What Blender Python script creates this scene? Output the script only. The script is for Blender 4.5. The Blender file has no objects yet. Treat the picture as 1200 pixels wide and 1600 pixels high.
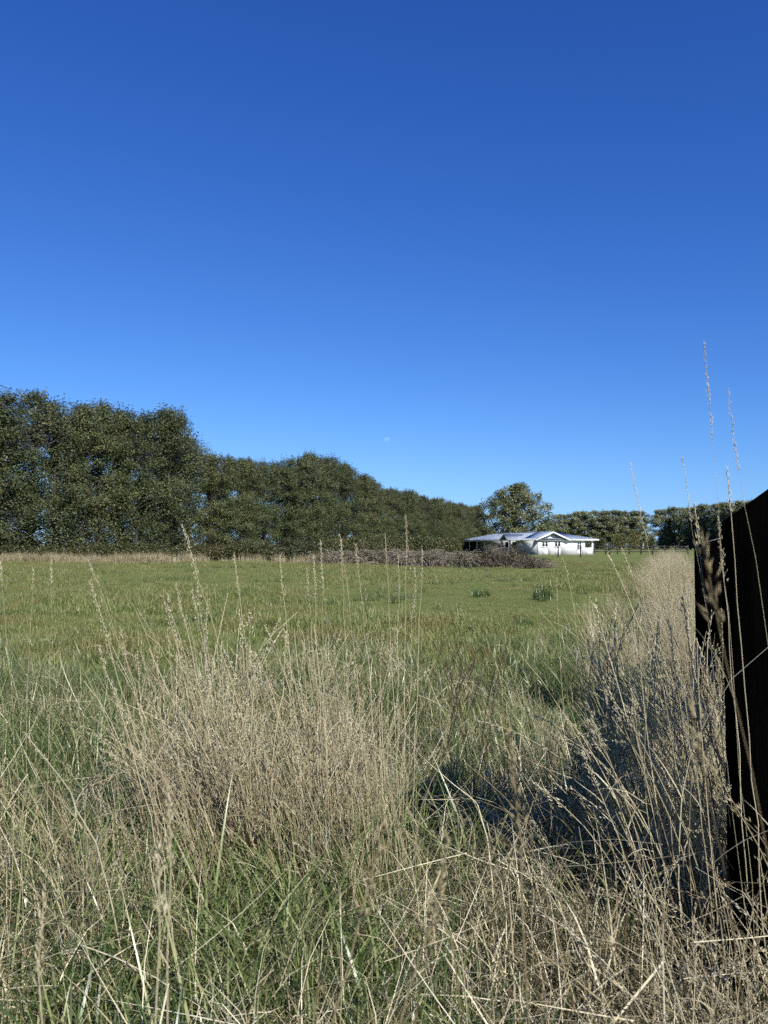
import bpy, math, random
import numpy as np
from mathutils import Vector, Euler, Matrix

rng = np.random.default_rng(7)
random.seed(7)
SC = bpy.context.scene
COL = SC.collection

# ------------------------------------------------------------------ camera, sky, sun, exposure
EYE = 1.40
PITCH = math.radians(2.5)
FPX = 1203.0                                   # focal length in pixels of the 1200 x 1600 photograph
cam_data = bpy.data.cameras.new('camera')
cam_data.sensor_fit = 'HORIZONTAL'
cam_data.sensor_width = 36.0
cam_data.lens = 36.0 * FPX / 1200.0
cam_data.clip_start = 0.02
cam_data.clip_end = 6000
cam_data.dof.use_dof = True
cam_data.dof.focus_distance = 7.0
cam_data.dof.aperture_fstop = 14.0
cam = bpy.data.objects.new('camera', cam_data)
COL.objects.link(cam)
cam.location = (0, 0, EYE)
cam.rotation_euler = (math.radians(90) + PITCH, 0, 0)
SC.camera = cam

SUN_EL, SUN_AZ = math.radians(35), math.radians(152)      # azimuth clockwise from +Y, the viewing direction
sun_dir = Vector((math.sin(SUN_AZ) * math.cos(SUN_EL), math.cos(SUN_AZ) * math.cos(SUN_EL), math.sin(SUN_EL)))
world = bpy.data.worlds.new('World')
SC.world = world
world.use_nodes = True
wn = world.node_tree.nodes
wl = world.node_tree.links
wn.clear()
sky = wn.new('ShaderNodeTexSky')
sky.sky_type = 'NISHITA'
sky.sun_disc = False
sky.sun_elevation = SUN_EL
sky.sun_rotation = SUN_AZ
sky.altitude = 0
sky.air_density = 1.0
sky.dust_density = 0.0
sky.ozone_density = 3.0
# lookups are lifted a little off the horizon; then the camera's colour response, one curve per channel
tco = wn.new('ShaderNodeTexCoord')
sep = wn.new('ShaderNodeSeparateXYZ'); wl.new(tco.outputs['Generated'], sep.inputs[0])
def wmath(op, a, b):
    n = wn.new('ShaderNodeMath'); n.operation = op
    for k, v in enumerate((a, b)):
        if hasattr(v, 'links'): wl.new(v, n.inputs[k])
        else: n.inputs[k].default_value = v
    return n.outputs[0]
zz = wmath('SQRT', wmath('ADD', wmath('MULTIPLY', sep.outputs['Z'], sep.outputs['Z']), 0.0036), 0)
cmb = wn.new('ShaderNodeCombineXYZ')
wl.new(sep.outputs['X'], cmb.inputs[0]); wl.new(sep.outputs['Y'], cmb.inputs[1]); wl.new(zz, cmb.inputs[2])
nrm = wn.new('ShaderNodeVectorMath'); nrm.operation = 'NORMALIZE'; wl.new(cmb.outputs[0], nrm.inputs[0])
wl.new(nrm.outputs[0], sky.inputs[0])
SKY_K = 0.12
spc = wn.new('ShaderNodeSeparateColor'); wl.new(sky.outputs[0], spc.inputs[0])
cmc = wn.new('ShaderNodeCombineColor')
EXPO = 0.90
for k, (gam, amp) in enumerate(((1.405, 0.602), (1.155, 0.741), (0.878, 1.113))):
    v = wmath('POWER', wmath('MULTIPLY', spc.outputs[k], SKY_K), gam)
    wl.new(wmath('MULTIPLY', v, amp / SKY_K / 2 ** EXPO), cmc.inputs[k])
bg = wn.new('ShaderNodeBackground')
bg.inputs['Strength'].default_value = SKY_K
wo = wn.new('ShaderNodeOutputWorld')
wl.new(cmc.outputs[0], bg.inputs['Color'])
wl.new(bg.outputs[0], wo.inputs['Surface'])

sun_data = bpy.data.lights.new('sun', 'SUN')
sun_data.energy = 5.0
sun_data.angle = math.radians(0.53)
sun_data.color = (1.0, 0.975, 0.935)
sun = bpy.data.objects.new('sun', sun_data)
COL.objects.link(sun)
sun.location = (20, -10, 30)
sun.rotation_euler = sun_dir.to_track_quat('Z', 'Y').to_euler()

SC.view_settings.view_transform = 'Standard'
SC.view_settings.look = 'None'
SC.view_settings.exposure = EXPO
SC.view_settings.gamma = 1.0
SC.view_settings.use_curve_mapping = False
SC.render.engine = 'CYCLES'
SC.cycles.use_denoising = False
SC.cycles.use_light_tree = False
SC.cycles.max_bounces = 6
SC.cycles.diffuse_bounces = 4
SC.cycles.transparent_max_bounces = 8
SC.cycles.sample_clamp_indirect = 4.0

# ------------------------------------------------------------------ small helpers
CP, SP = math.cos(PITCH), math.sin(PITCH)
def at(px, py, Y):
    """photograph pixel + distance along the view -> a place in the world"""
    a, b = (px - 600) / FPX, (800 - py) / FPX
    dy = CP - b * SP
    dz = SP + b * CP
    return np.array([a / dy * Y, Y, EYE + dz / dy * Y])

def tag(o, label=None, cat=None, group=None, kind=None):
    if label: o['label'] = label
    if cat: o['category'] = cat
    if group: o['group'] = group
    if kind: o['kind'] = kind
    return o

def empty(name, loc=(0, 0, 0), rz=0.0, label=None, cat=None, group=None):
    o = bpy.data.objects.new(name, None)
    o.empty_display_size = 0.2
    COL.objects.link(o)
    o.location = loc
    o.rotation_euler = (0, 0, rz)
    return tag(o, label, cat, group)

class Geo:
    """collects vertices and faces, builds one mesh"""
    def __init__(self):
        self.v, self.q, self.t, self.tone, self.n = [], [], [], [], 0
    def add(self, V, Q=None, T=None, tone=None):
        V = np.asarray(V, float).reshape(-1, 3)
        if Q is not None and len(Q): self.q.append(np.asarray(Q, int).reshape(-1, 4) + self.n)
        if T is not None and len(T): self.t.append(np.asarray(T, int).reshape(-1, 3) + self.n)
        tn = np.full(len(V), 0.5) if tone is None else (np.full(len(V), tone) if np.isscalar(tone) else np.asarray(tone, float))
        self.v.append(V); self.tone.append(tn); self.n += len(V)
        return self
    def mesh(self, name, mat, smooth=False):
        V = np.concatenate(self.v)
        Q = np.concatenate(self.q) if self.q else np.zeros((0, 4), int)
        T = np.concatenate(self.t) if self.t else np.zeros((0, 3), int)
        me = bpy.data.meshes.new(name)
        me.vertices.add(len(V)); me.vertices.foreach_set('co', V.astype(np.float32).ravel())
        loops = np.concatenate([Q.ravel(), T.ravel()]).astype(np.int32)
        me.loops.add(len(loops)); me.loops.foreach_set('vertex_index', loops)
        starts = np.concatenate([np.arange(len(Q)) * 4, len(Q) * 4 + np.arange(len(T)) * 3]).astype(np.int32)
        me.polygons.add(len(starts)); me.polygons.foreach_set('loop_start', starts)
        if smooth: me.polygons.foreach_set('use_smooth', np.ones(len(starts), bool))
        me.update(calc_edges=True)
        a = me.attributes.new('tone', 'FLOAT', 'POINT')
        a.data.foreach_set('value', np.concatenate(self.tone).astype(np.float32))
        for m in (mat if isinstance(mat, (list, tuple)) else [mat]): me.materials.append(m)
        return me
    def build(self, name, mat, parent=None, smooth=False, loc=None):
        o = bpy.data.objects.new(name, self.mesh(name, mat, smooth))
        COL.objects.link(o)
        if parent is not None: o.parent = parent
        if loc is not None: o.location = loc
        return o
    # shapes
    def box(self, c, s, rot=None, tone=0.5):
        x, y, z = np.asarray(s, float) / 2
        V = np.array([[-x,-y,-z],[x,-y,-z],[x,y,-z],[-x,y,-z],[-x,-y,z],[x,-y,z],[x,y,z],[-x,y,z]])
        if rot is not None: V = V @ np.array(Euler(rot).to_matrix()).T
        self.add(V + np.asarray(c, float), [[3,2,1,0],[4,5,6,7],[0,1,5,4],[1,2,6,5],[2,3,7,6],[3,0,4,7]], tone=tone)
        return self
    def tube(self, P, R, sides=4, tone=0.5):
        P = np.asarray(P, float); n = len(P)
        R = np.broadcast_to(np.asarray(R, float), (n,))
        D = np.gradient(P, axis=0); D /= np.linalg.norm(D, axis=1, keepdims=True) + 1e-12
        ref = np.array([0.31, 0.95, 0.05]) if abs(D[0, 1]) < 0.8 else np.array([1.0, 0, 0.1])
        A = np.cross(D, ref); A /= np.linalg.norm(A, axis=1, keepdims=True) + 1e-12
        B = np.cross(D, A)
        th = np.arange(sides) * 2 * math.pi / sides
        V = P[:, None] + R[:, None, None] * (A[:, None] * np.cos(th)[None, :, None] + B[:, None] * np.sin(th)[None, :, None])
        i = np.arange(n - 1)[:, None] * sides; j = np.arange(sides)[None]; k = (j + 1) % sides
        Q = np.stack([i + j, i + k, i + sides + k, i + sides + j], -1).reshape(-1, 4)
        self.add(V.reshape(-1, 3), Q, tone=tone)
        return self

def ribbons(g, base, L, W, phi, t0, dT, nseg=4, power=1.3, tone=None, twist=None):
    """n curved tapering grass blades at once"""
    n = len(base)
    k = np.arange(nseg) / nseg
    tilt = t0[:, None] + dT[:, None] * ((k + 0.5 / nseg) ** power)[None]
    st = (L / nseg)[:, None]
    r = np.concatenate([np.zeros((n, 1)), np.cumsum(np.sin(tilt) * st, 1)], 1)
    z = np.concatenate([np.zeros((n, 1)), np.cumsum(np.cos(tilt) * st, 1)], 1)
    C = np.stack([r * np.cos(phi)[:, None], r * np.sin(phi)[:, None], z], -1) + base[:, None]
    tw = phi + math.pi / 2 + (twist if twist is not None else 0)
    S = np.stack([np.cos(tw), np.sin(tw), np.zeros(n)], -1)
    kk = np.arange(nseg) / nseg
    w = W[:, None] * (1 - kk ** 1.8)[None] * 0.5
    Lf = C[:, :nseg] - S[:, None] * w[..., None]
    Rt = C[:, :nseg] + S[:, None] * w[..., None]
    V = np.concatenate([Lf, Rt, C[:, nseg:]], 1)                  # per blade: nseg left, nseg right, tip
    per = 2 * nseg + 1
    off = (np.arange(n) * per)[:, None]
    a = np.arange(nseg - 1)
    Q = np.stack([off + a, off + nseg + a, off + nseg + a + 1, off + a + 1], -1).reshape(-1, 4)
    T = np.stack([off[:, 0] + nseg - 1, off[:, 0] + 2 * nseg - 1, off[:, 0] + 2 * nseg], -1)
    tn = rng.random(n) if tone is None else tone
    g.add(V.reshape(-1, 3), Q, T, np.repeat(tn, per))
    return C

def leaves(g, P, size, aspect=0.6, up=0.25, out=None, tone=None):
    """folded leaf faces at points P"""
    n = len(P)
    N = rng.normal(size=(n, 3))
    if out is not None: N += out * 1.1
    N[:, 2] += up * 2
    N /= np.linalg.norm(N, axis=1, keepdims=True)
    R = rng.normal(size=(n, 3))
    A = np.cross(N, R); A /= np.linalg.norm(A, axis=1, keepdims=True)
    B = np.cross(N, A)
    s = (size * rng.uniform(0.6, 1.35, n))[:, None]
    b, e = P - A * s * 0.5, P + A * s * 0.5
    l = P + B * s * aspect * 0.5 + N * s * 0.13
    r = P - B * s * aspect * 0.5 + N * s * 0.13
    V = np.stack([b, l, e, r], 1)
    off = (np.arange(n) * 4)[:, None]
    T = np.concatenate([off + np.array([[0, 2, 1]]), off + np.array([[0, 3, 2]])])
    tn = rng.random(n) if tone is None else tone
    g.add(V.reshape(-1, 3), None, T, np.repeat(tn, 4))

def diamonds(g, P, D, L, W, tone):
    """slim spikelets: crossed diamonds at P along D"""
    n = len(P)
    D = D / (np.linalg.norm(D, axis=1, keepdims=True) + 1e-9)
    R = rng.normal(size=(n, 3))
    A = np.cross(D, R); A /= np.linalg.norm(A, axis=1, keepdims=True) + 1e-9
    B = np.cross(D, A)
    L = np.asarray(L)[:, None]; W = np.asarray(W)[:, None] * 0.5
    m = P + D * L * 0.4
    V = np.stack([P, P + D * L, m + A * W, m - A * W, m + B * W, m - B * W], 1)
    off = (np.arange(n) * 6)[:, None]
    F = np.array([[0,2,4],[0,4,3],[0,3,5],[0,5,2],[1,4,2],[1,3,4],[1,5,3],[1,2,5]])
    T = (off[:, None] + F[None]).reshape(-1, 3) if False else np.concatenate([off + f for f in F])
    g.add(V.reshape(-1, 3), None, T, np.repeat(tone, 6))

# ------------------------------------------------------------------ materials
def nodes_of(name):
    m = bpy.data.materials.new(name); m.use_nodes = True
    nt = m.node_tree; nt.nodes.clear()
    out = nt.nodes.new('ShaderNodeOutputMaterial')
    return m, nt, out
def N(nt, t, **kw):
    n = nt.nodes.new(t)
    for k, v in kw.items():
        if k.startswith('_'): setattr(n, k[1:], v)
        else: n.inputs[k.replace('__', ' ')].default_value = v
    return n
def ramp(nt, fac, stops):
    r = nt.nodes.new('ShaderNodeValToRGB')
    e = r.color_ramp.elements
    while len(e) < len(stops): e.new(0.5)
    for i, (p, c) in enumerate(stops):
        e[i].position = p; e[i].color = (*c, 1)
    nt.links.new(fac, r.inputs['Fac'])
    return r.outputs['Color']
def mixc(nt, fac, a, b, mode='MIX'):
    m = nt.nodes.new('ShaderNodeMix'); m.data_type = 'RGBA'; m.blend_type = mode
    for s, v in ((m.inputs[0], fac), (m.inputs[6], a), (m.inputs[7], b)):
        if hasattr(v, 'links'): nt.links.new(v, s)
        else: s.default_value = v if not isinstance(v, tuple) else (*v, 1)
    return m.outputs[2]
def noise(nt, scale, detail=3, rough=0.55, space='pos', vec=None):
    n = N(nt, 'ShaderNodeTexNoise', Scale=scale, Detail=detail, Roughness=rough)
    if vec is None:
        if space == 'pos': vec = nt.nodes.new('ShaderNodeNewGeometry').outputs['Position']
        else: vec = nt.nodes.new('ShaderNodeTexCoord').outputs['Object']
    nt.links.new(vec, n.inputs['Vector'])
    return n.outputs['Fac']
def leafy(name, stops, patch=None, patch_scale=0.5, patch_amt=0.6, rough=0.5, trans=0.3, spec=0.4, tcol=1.25):
    """thin leaf or blade: colour from the piece's own tone, shifted by the copy and by broad patches of the place"""
    m, nt, out = nodes_of(name)
    at_ = N(nt, 'ShaderNodeAttribute', _attribute_name='tone')
    oi = nt.nodes.new('ShaderNodeObjectInfo')
    mth = N(nt, 'ShaderNodeMath', _operation='MULTIPLY_ADD')
    nt.links.new(oi.outputs['Random'], mth.inputs[0]); mth.inputs[1].default_value = 0.34
    nt.links.new(at_.outputs['Fac'], mth.inputs[2])
    m2 = N(nt, 'ShaderNodeMath', _operation='SUBTRACT'); nt.links.new(mth.outputs[0], m2.inputs[0]); m2.inputs[1].default_value = 0.17
    m2.use_clamp = True
    stops = [(p_, tuple(x * ALB for x in c_)) for p_, c_ in stops]
    if patch is not None: patch = tuple(x * ALB for x in patch)
    c = ramp(nt, m2.outputs[0], stops)
    if patch is not None:
        f = noise(nt, patch_scale, 3, 0.6)
        fr = ramp(nt, f, [(0.42, (0, 0, 0)), (0.62, (patch_amt,) * 3)])
        c = mixc(nt, fr, c, patch)
    p = N(nt, 'ShaderNodeBsdfPrincipled', Roughness=rough)
    p.inputs['Specular IOR Level'].default_value = spec
    nt.links.new(c, p.inputs['Base Color'])
    if trans > 0:
        t = nt.nodes.new('ShaderNodeBsdfTranslucent')
        nt.links.new(mixc(nt, 1.0, c, (tcol, tcol, tcol * 0.55), 'MULTIPLY'), t.inputs['Color'])
        mx = N(nt, 'ShaderNodeMixShader', Fac=trans)
        nt.links.new(p.outputs[0], mx.inputs[1]); nt.links.new(t.outputs[0], mx.inputs[2])
        nt.links.new(mx.outputs[0], out.inputs['Surface'])
    else:
        nt.links.new(p.outputs[0], out.inputs['Surface'])
    return m
def solid(name, a, b, scale=8, rough=0.8, bump=0.3, spec=0.3, stretch=None, space='obj', metallic=0.0, bump_scale=None):
    m, nt, out = nodes_of(name)
    vec = nt.nodes.new('ShaderNodeTexCoord').outputs['Object'] if space == 'obj' else nt.nodes.new('ShaderNodeNewGeometry').outputs['Position']
    if stretch:
        mp = N(nt, 'ShaderNodeMapping', Scale=stretch); nt.links.new(vec, mp.inputs['Vector']); vec = mp.outputs[0]
    f = noise(nt, scale, 6, 0.65, vec=vec)
    c = ramp(nt, f, [(0.3, a), (0.7, b)])
    p = N(nt, 'ShaderNodeBsdfPrincipled', Roughness=rough, Metallic=metallic)
    p.inputs['Specular IOR Level'].default_value = spec
    nt.links.new(c, p.inputs['Base Color'])
    if bump:
        f2 = noise(nt, bump_scale or scale * 3, 5, 0.7, vec=vec)
        b_ = N(nt, 'ShaderNodeBump', Strength=bump, Distance=0.02)
        nt.links.new(f2, b_.inputs['Height']); nt.links.new(b_.outputs[0], p.inputs['Normal'])
    nt.links.new(p.outputs[0], out.inputs['Surface'])
    return m

ALB = 0.73
M = {}
M['turf'] = leafy('turf_blades', [(0, (0.085, 0.14, 0.028)), (0.45, (0.185, 0.24, 0.055)), (0.75, (0.30, 0.31, 0.105)), (1, (0.52, 0.47, 0.27))],
                  patch=(0.27, 0.225, 0.09), patch_scale=0.6, patch_amt=0.65, rough=0.5, trans=0.35)
M['green'] = leafy('long_green_blades', [(0, (0.04, 0.08, 0.018)), (0.4, (0.11, 0.165, 0.042)), (0.75, (0.23, 0.27, 0.09)), (1, (0.45, 0.42, 0.22))],
                   rough=0.35, trans=0.32, spec=0.5)
M['straw'] = leafy('dry_straw_blades', [(0, (0.18, 0.13, 0.07)), (0.35, (0.40, 0.33, 0.19)), (0.7, (0.605, 0.53, 0.335)), (1, (0.79, 0.725, 0.52))],
                   patch=(0.28, 0.225, 0.115), patch_scale=2.2, patch_amt=0.4, rough=0.55, trans=0.22, spec=0.22, tcol=1.0)
M['mat'] = leafy('matted_dead_grass', [(0, (0.10, 0.07, 0.034)), (0.4, (0.37, 0.30, 0.17)), (1, (0.86, 0.78, 0.55))], rough=0.6, trans=0.2, tcol=1.0, spec=0.2)
M['alder'] = leafy('alder_leaves', [(0, (0.03, 0.045, 0.016)), (0.4, (0.085, 0.105, 0.036)), (0.8, (0.15, 0.165, 0.06)), (1, (0.21, 0.185, 0.08))],
                   rough=0.5, trans=0.25, spec=0.4)
M['oak'] = leafy('broad_tree_leaves', [(0, (0.05, 0.065, 0.022)), (0.5, (0.12, 0.135, 0.048)), (1, (0.22, 0.21, 0.09))], rough=0.4, trans=0.25, spec=0.5)
M['poplar'] = leafy('poplar_leaves', [(0, (0.085, 0.10, 0.045)), (0.5, (0.21, 0.225, 0.10)), (1, (0.38, 0.38, 0.19))], rough=0.4, trans=0.25, spec=0.5)
M['bramble'] = leafy('bramble_leaves', [(0, (0.03, 0.042, 0.014)), (0.55, (0.075, 0.085, 0.026)), (0.85, (0.11, 0.10, 0.04)), (1, (0.19, 0.10, 0.04))], rough=0.45, trans=0.2)
M['shrub'] = leafy('yellowing_shrub_leaves', [(0, (0.06, 0.07, 0.02)), (0.6, (0.13, 0.13, 0.035)), (1, (0.2, 0.17, 0.06))], rough=0.5, trans=0.25)
M['cane'] = leafy('dead_bramble_canes', [(0, (0.08, 0.058, 0.042)), (0.5, (0.22, 0.175, 0.13)), (1, (0.47, 0.405, 0.33))], rough=0.7, trans=0.0)
M['bark'] = solid('dark_bark', (0.035, 0.03, 0.024), (0.10, 0.085, 0.07), 5, 0.9, 0.5)
M['pale_bark'] = solid('pale_bark', (0.16, 0.15, 0.13), (0.34, 0.33, 0.30), 4, 0.85, 0.4)
M['dock'] = leafy('dark_dock_stems', [(0, (0.03, 0.016, 0.01)), (0.6, (0.075, 0.038, 0.022)), (1, (0.15, 0.08, 0.045))], rough=0.7, trans=0.0)
M['tar'] = solid('tarred_timber_with_shade', (0.0006, 0.0006, 0.0006), (0.002, 0.0019, 0.0018), 6, 1.0, 0.5, 0.0, stretch=(6, 6, 0.5), bump_scale=14)  # tar black pushed darker, so the colour also holds shade on the faces
M['cut'] = solid('weathered_end_grain', (0.05, 0.045, 0.04), (0.14, 0.13, 0.115), 30, 0.85, 0.5)
M['wire'] = solid('galvanised_wire', (0.16, 0.16, 0.16), (0.28, 0.28, 0.28), 20, 0.5, 0, 0.5, metallic=0.8)
M['dark_post'] = solid('dark_stained_timber', (0.012, 0.011, 0.010), (0.032, 0.028, 0.025), 6, 0.8, 0.4, 0.3)
M['white'] = solid('white_painted_boards', (0.50, 0.51, 0.505), (0.57, 0.575, 0.57), 1.3, 0.6, 0.0)
M['trim'] = solid('white_trim', (0.64, 0.64, 0.635), (0.70, 0.70, 0.70), 2, 0.5, 0.0)
M['glass'] = solid('dark_window_glass', (0.012, 0.014, 0.016), (0.03, 0.033, 0.036), 1.5, 0.25, 0.0, 0.25)
M['inside'] = solid('shadowed_porch_lining', (0.05, 0.048, 0.045), (0.09, 0.085, 0.08), 1.0, 0.9, 0.0)  # dark base colour carries the porch shade; also on door and entry gable

def roof_mat():
    m, nt, out = nodes_of('blue_grey_roofing_iron')
    tc = nt.nodes.new('ShaderNodeTexCoord')
    f = noise(nt, 0.7, 4, 0.6, vec=tc.outputs['Object'])
    c = ramp(nt, f, [(0.3, (0.17, 0.20, 0.24)), (0.7, (0.215, 0.245, 0.285))])
    p = N(nt, 'ShaderNodeBsdfPrincipled', Roughness=0.4, Metallic=0.0)
    nt.links.new(c, p.inputs['Base Color']); nt.links.new(p.outputs[0], out.inputs['Surface'])
    return m
M['roof'] = roof_mat()

def ground_mat():
    m, nt, out = nodes_of('meadow_ground')
    big = noise(nt, 0.06, 4, 0.6); mid = noise(nt, 0.55, 5, 0.65); fine = noise(nt, 14, 5, 0.75)
    c = ramp(nt, mid, [(0.34, (0.14, 0.175, 0.038)), (0.52, (0.19, 0.22, 0.05)), (0.68, (0.25, 0.23, 0.08))])
    c = mixc(nt, ramp(nt, big, [(0.4, (0, 0, 0)), (0.65, (0.5, 0.5, 0.5))]), c, (0.165, 0.19, 0.06))
    c = mixc(nt, ramp(nt, fine, [(0.35, (0.55,) * 3), (0.6, (0, 0, 0))]), c, (0.045, 0.06, 0.018))
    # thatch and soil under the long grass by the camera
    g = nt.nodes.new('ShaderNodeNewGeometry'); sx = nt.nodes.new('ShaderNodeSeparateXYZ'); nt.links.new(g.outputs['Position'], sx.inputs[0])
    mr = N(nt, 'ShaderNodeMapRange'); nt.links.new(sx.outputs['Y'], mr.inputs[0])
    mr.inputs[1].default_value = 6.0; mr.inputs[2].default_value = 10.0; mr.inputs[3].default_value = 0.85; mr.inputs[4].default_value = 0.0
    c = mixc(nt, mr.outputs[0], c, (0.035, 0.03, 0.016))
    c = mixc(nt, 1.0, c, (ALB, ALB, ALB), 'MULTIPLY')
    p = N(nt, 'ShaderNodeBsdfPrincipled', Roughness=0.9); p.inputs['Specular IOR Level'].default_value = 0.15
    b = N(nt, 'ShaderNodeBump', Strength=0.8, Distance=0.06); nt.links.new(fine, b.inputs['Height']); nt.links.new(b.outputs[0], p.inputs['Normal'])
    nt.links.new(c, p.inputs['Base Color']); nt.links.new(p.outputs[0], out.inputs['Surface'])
    return m
M['ground'] = ground_mat()

def moon_mat():
    m, nt, out = nodes_of('moonlit_rock_seen_through_blue_air')
    t = nt.nodes.new('ShaderNodeBsdfTransparent')
    d = N(nt, 'ShaderNodeBsdfDiffuse')
    f = noise(nt, 0.12, 3, 0.6, space='obj')
    nt.links.new(ramp(nt, f, [(0.38, (0.004, 0.004, 0.004)), (0.58, (0.037, 0.037, 0.035))]), d.inputs['Color'])
    a = nt.nodes.new('ShaderNodeAddShader')
    nt.links.new(t.outputs[0], a.inputs[0]); nt.links.new(d.outputs[0], a.inputs[1]); nt.links.new(a.outputs[0], out.inputs['Surface'])
    return m

# ------------------------------------------------------------------ the ground
def hgt(x, y):
    """gentle unevenness of the paddock"""
    x = np.asarray(x, float); y = np.asarray(y, float)
    h = 0.05 * np.sin(x * 0.9 + 1.3 * np.sin(y * 0.31)) * np.sin(y * 0.75 + 0.8) + 0.035 * np.sin(x * 2.1 + y * 1.3)
    return h * np.clip(1.2 - np.abs(y - 12) / 60, 0, 1) * np.clip(1.3 - np.abs(x) / 45, 0, 1)
def make_ground():
    xs = np.unique(np.concatenate([np.linspace(-2600, -60, 8), np.linspace(-60, 60, 161), np.linspace(60, 2600, 8)]))
    ys = np.unique(np.concatenate([np.linspace(-400, -12, 5), np.linspace(-12, 75, 175), np.linspace(75, 3500, 12)]))
    X, Y = np.meshgrid(xs, ys)
    Z = hgt(X, Y)
    nx = len(xs)
    i = np.arange(len(ys) - 1)[:, None] * nx + np.arange(nx - 1)[None]
    Q = np.stack([i, i + 1, i + nx + 1, i + nx], -1).reshape(-1, 4)
    g = Geo(); g.add(np.stack([X, Y, Z], -1).reshape(-1, 3), Q)
    o = g.build('ground', M['ground'], smooth=True)
    tag(o, 'flat green paddock stretching to the tree lines', 'ground', kind='structure')
make_ground()

# ------------------------------------------------------------------ the white house
HO = at(840, 866, 118.0); HO[2] = 0.0
r_ang = math.atan2(0.342, 0.940) - 0.10
def make_house():
    root = empty('farmhouse', tuple(HO), r_ang, 'low white bungalow with blue-grey iron roof beyond the brambles', 'house')
    # local axes: +x to the right along the sunlit front wall, +y back along the shaded veranda side
    W, D, EH, RH = 9.6, 33.0, 2.42, 3.62
    ov = 0.55
    wl_ = Geo()
    T = 0.16
    # sunlit front wall with its openings left free: windows are set in
    def wall_x(g, x0, x1, z0, z1, y, holes):
        xs = sorted({x0, x1, *[h[0] for h in holes], *[h[1] for h in holes]})
        for a, b in zip(xs[:-1], xs[1:]):
            hs = [h for h in holes if h[0] <= a + 1e-6 and h[1] >= b - 1e-6]
            zs = [z0]
            for h in sorted(hs, key=lambda h: h[2]): zs += [h[2], h[3]]
            zs.append(z1)
            for c, d in zip(zs[::2], zs[1::2]):
                if d - c > 1e-3: g.box(((a + b) / 2, y + T / 2, (c + d) / 2), (b - a, T, d - c))
    wins = [(0.75, 1.75, 1.22, 1.95), (2.88, 3.88, 1.22, 1.95), (6.66, 7.46, 0.82, 1.95)]
    wall_x(wl_, 0, 8.05, 0, EH, 0, wins)
    # gable above the left half of the front
    GX0, GX1, GP = -0.25, 4.85, 3.52
    gm = (GX0 + GX1) / 2
    sl = (GP - EH) / (gm - GX0)
    gx0, gx1 = 0.0, 4.6
    z0a = EH + (gx0 - GX0) * sl - 0.06; z1a = EH + (GX1 - gx1) * sl - 0.06
    V = []
    for y in (0, T): V += [[gx0, y, EH], [gx1, y, EH], [gx1, y, z1a], [gm, y, GP - 0.06], [gx0, y, z0a]]
    V = np.array(V)
    wl_.add(V, [[0, 5, 6, 1], [1, 6, 7, 2], [2, 7, 8, 3], [3, 8, 9, 4], [4, 9, 5, 0]], [[0, 1, 2], [0, 2, 3], [0, 3, 4], [5, 7, 6], [5, 8, 7], [5, 9, 8]])
    # side wall (shaded), stepping back under the veranda
    wl_.box((T / 2, T + 4.0 - T / 2 + 0.08, EH / 2), (T, 8.0 - T, EH))
    wl_.box((1.1, 8.0 + T / 2 + 0.083, EH / 2), (2.2 - T * 2, T, EH))
    wl_.box((2.1 + T / 2, (8.0 + D) / 2 - 0.2, EH / 2), (T, D - 8.4, EH))
    # back and right walls
    wl_.box((W / 2 + 1.0, D - T / 2, EH / 2), (W - 2.3, T, EH))
    wl_.box((W - T / 2, D / 2 + 1.1, EH / 2), (T, D - 2.7, EH))
    # porch at the right end: low parapet and back wall
    wl_.box((8.06 + 0.6, T / 2 - 0.003, 0.52), (1.2, T - 0.02, 1.04))
    wl_.build('wall', M['white'], root)
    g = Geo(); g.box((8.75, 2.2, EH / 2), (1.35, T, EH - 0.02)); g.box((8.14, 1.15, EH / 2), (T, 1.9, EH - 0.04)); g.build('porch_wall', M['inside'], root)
    g = Geo(); g.box((9.35, 0.09, EH / 2), (0.2, 0.2, EH - 0.006)); g.build('porch_post', M['trim'], root)
    g = Geo(); g.box((8.66, 0.08, 1.07), (1.22, 0.24, 0.06)); g.build('porch_rail', M['trim'], root)
    # windows
    for i, (a, b, c, d) in enumerate(wins):
        g = Geo(); t = 0.045
        for (cx, cz, sx, sz) in (((a + b) / 2, c + t / 2, b - a, t), ((a + b) / 2, d - t / 2, b - a, t), (a + t / 2, (c + d) / 2, t, d - c - 2 * t), (b - t / 2, (c + d) / 2, t, d - c - 2 * t)):
            g.box((cx, 0.05, cz), (sx, 0.14, sz))
        m_ = (a + b) / 2
        mid = 0.10 if i < 2 else 0.045
        g.box((m_, 0.052, (c + d) / 2), (mid, 0.12, d - c - 2 * t))
        if i == 2:
            for q in (1, 2): g.box((m_, 0.056, c + (d - c) * q / 3), (b - a - 2 * t, 0.10, 0.045))
        w = g.build('window', M['trim'], root)
        for x0, x1 in ((a + t, m_ - mid / 2), (m_ + mid / 2, b - t)):
            p = Geo(); p.box(((x0 + x1) / 2, 0.09, (c + d) / 2), (x1 - x0, 0.02, d - c - 2 * t)); p.build('pane', M['glass'], w)
        s = Geo(); s.box((m_, -0.04, c - 0.035), (b - a + 0.16, 0.16, 0.05)); s.build('sill', M['trim'], w)
    # veranda posts, side windows and the far lean-to
    for y in (10.4, 14.2, 18.0, 21.8, 25.6, 29.4, 32.7):
        g = Geo(); g.box((0.02, y, EH / 2 - 0.05), (0.14, 0.14, EH - 0.12)); g.build('veranda_post', M['trim'], root)
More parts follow.
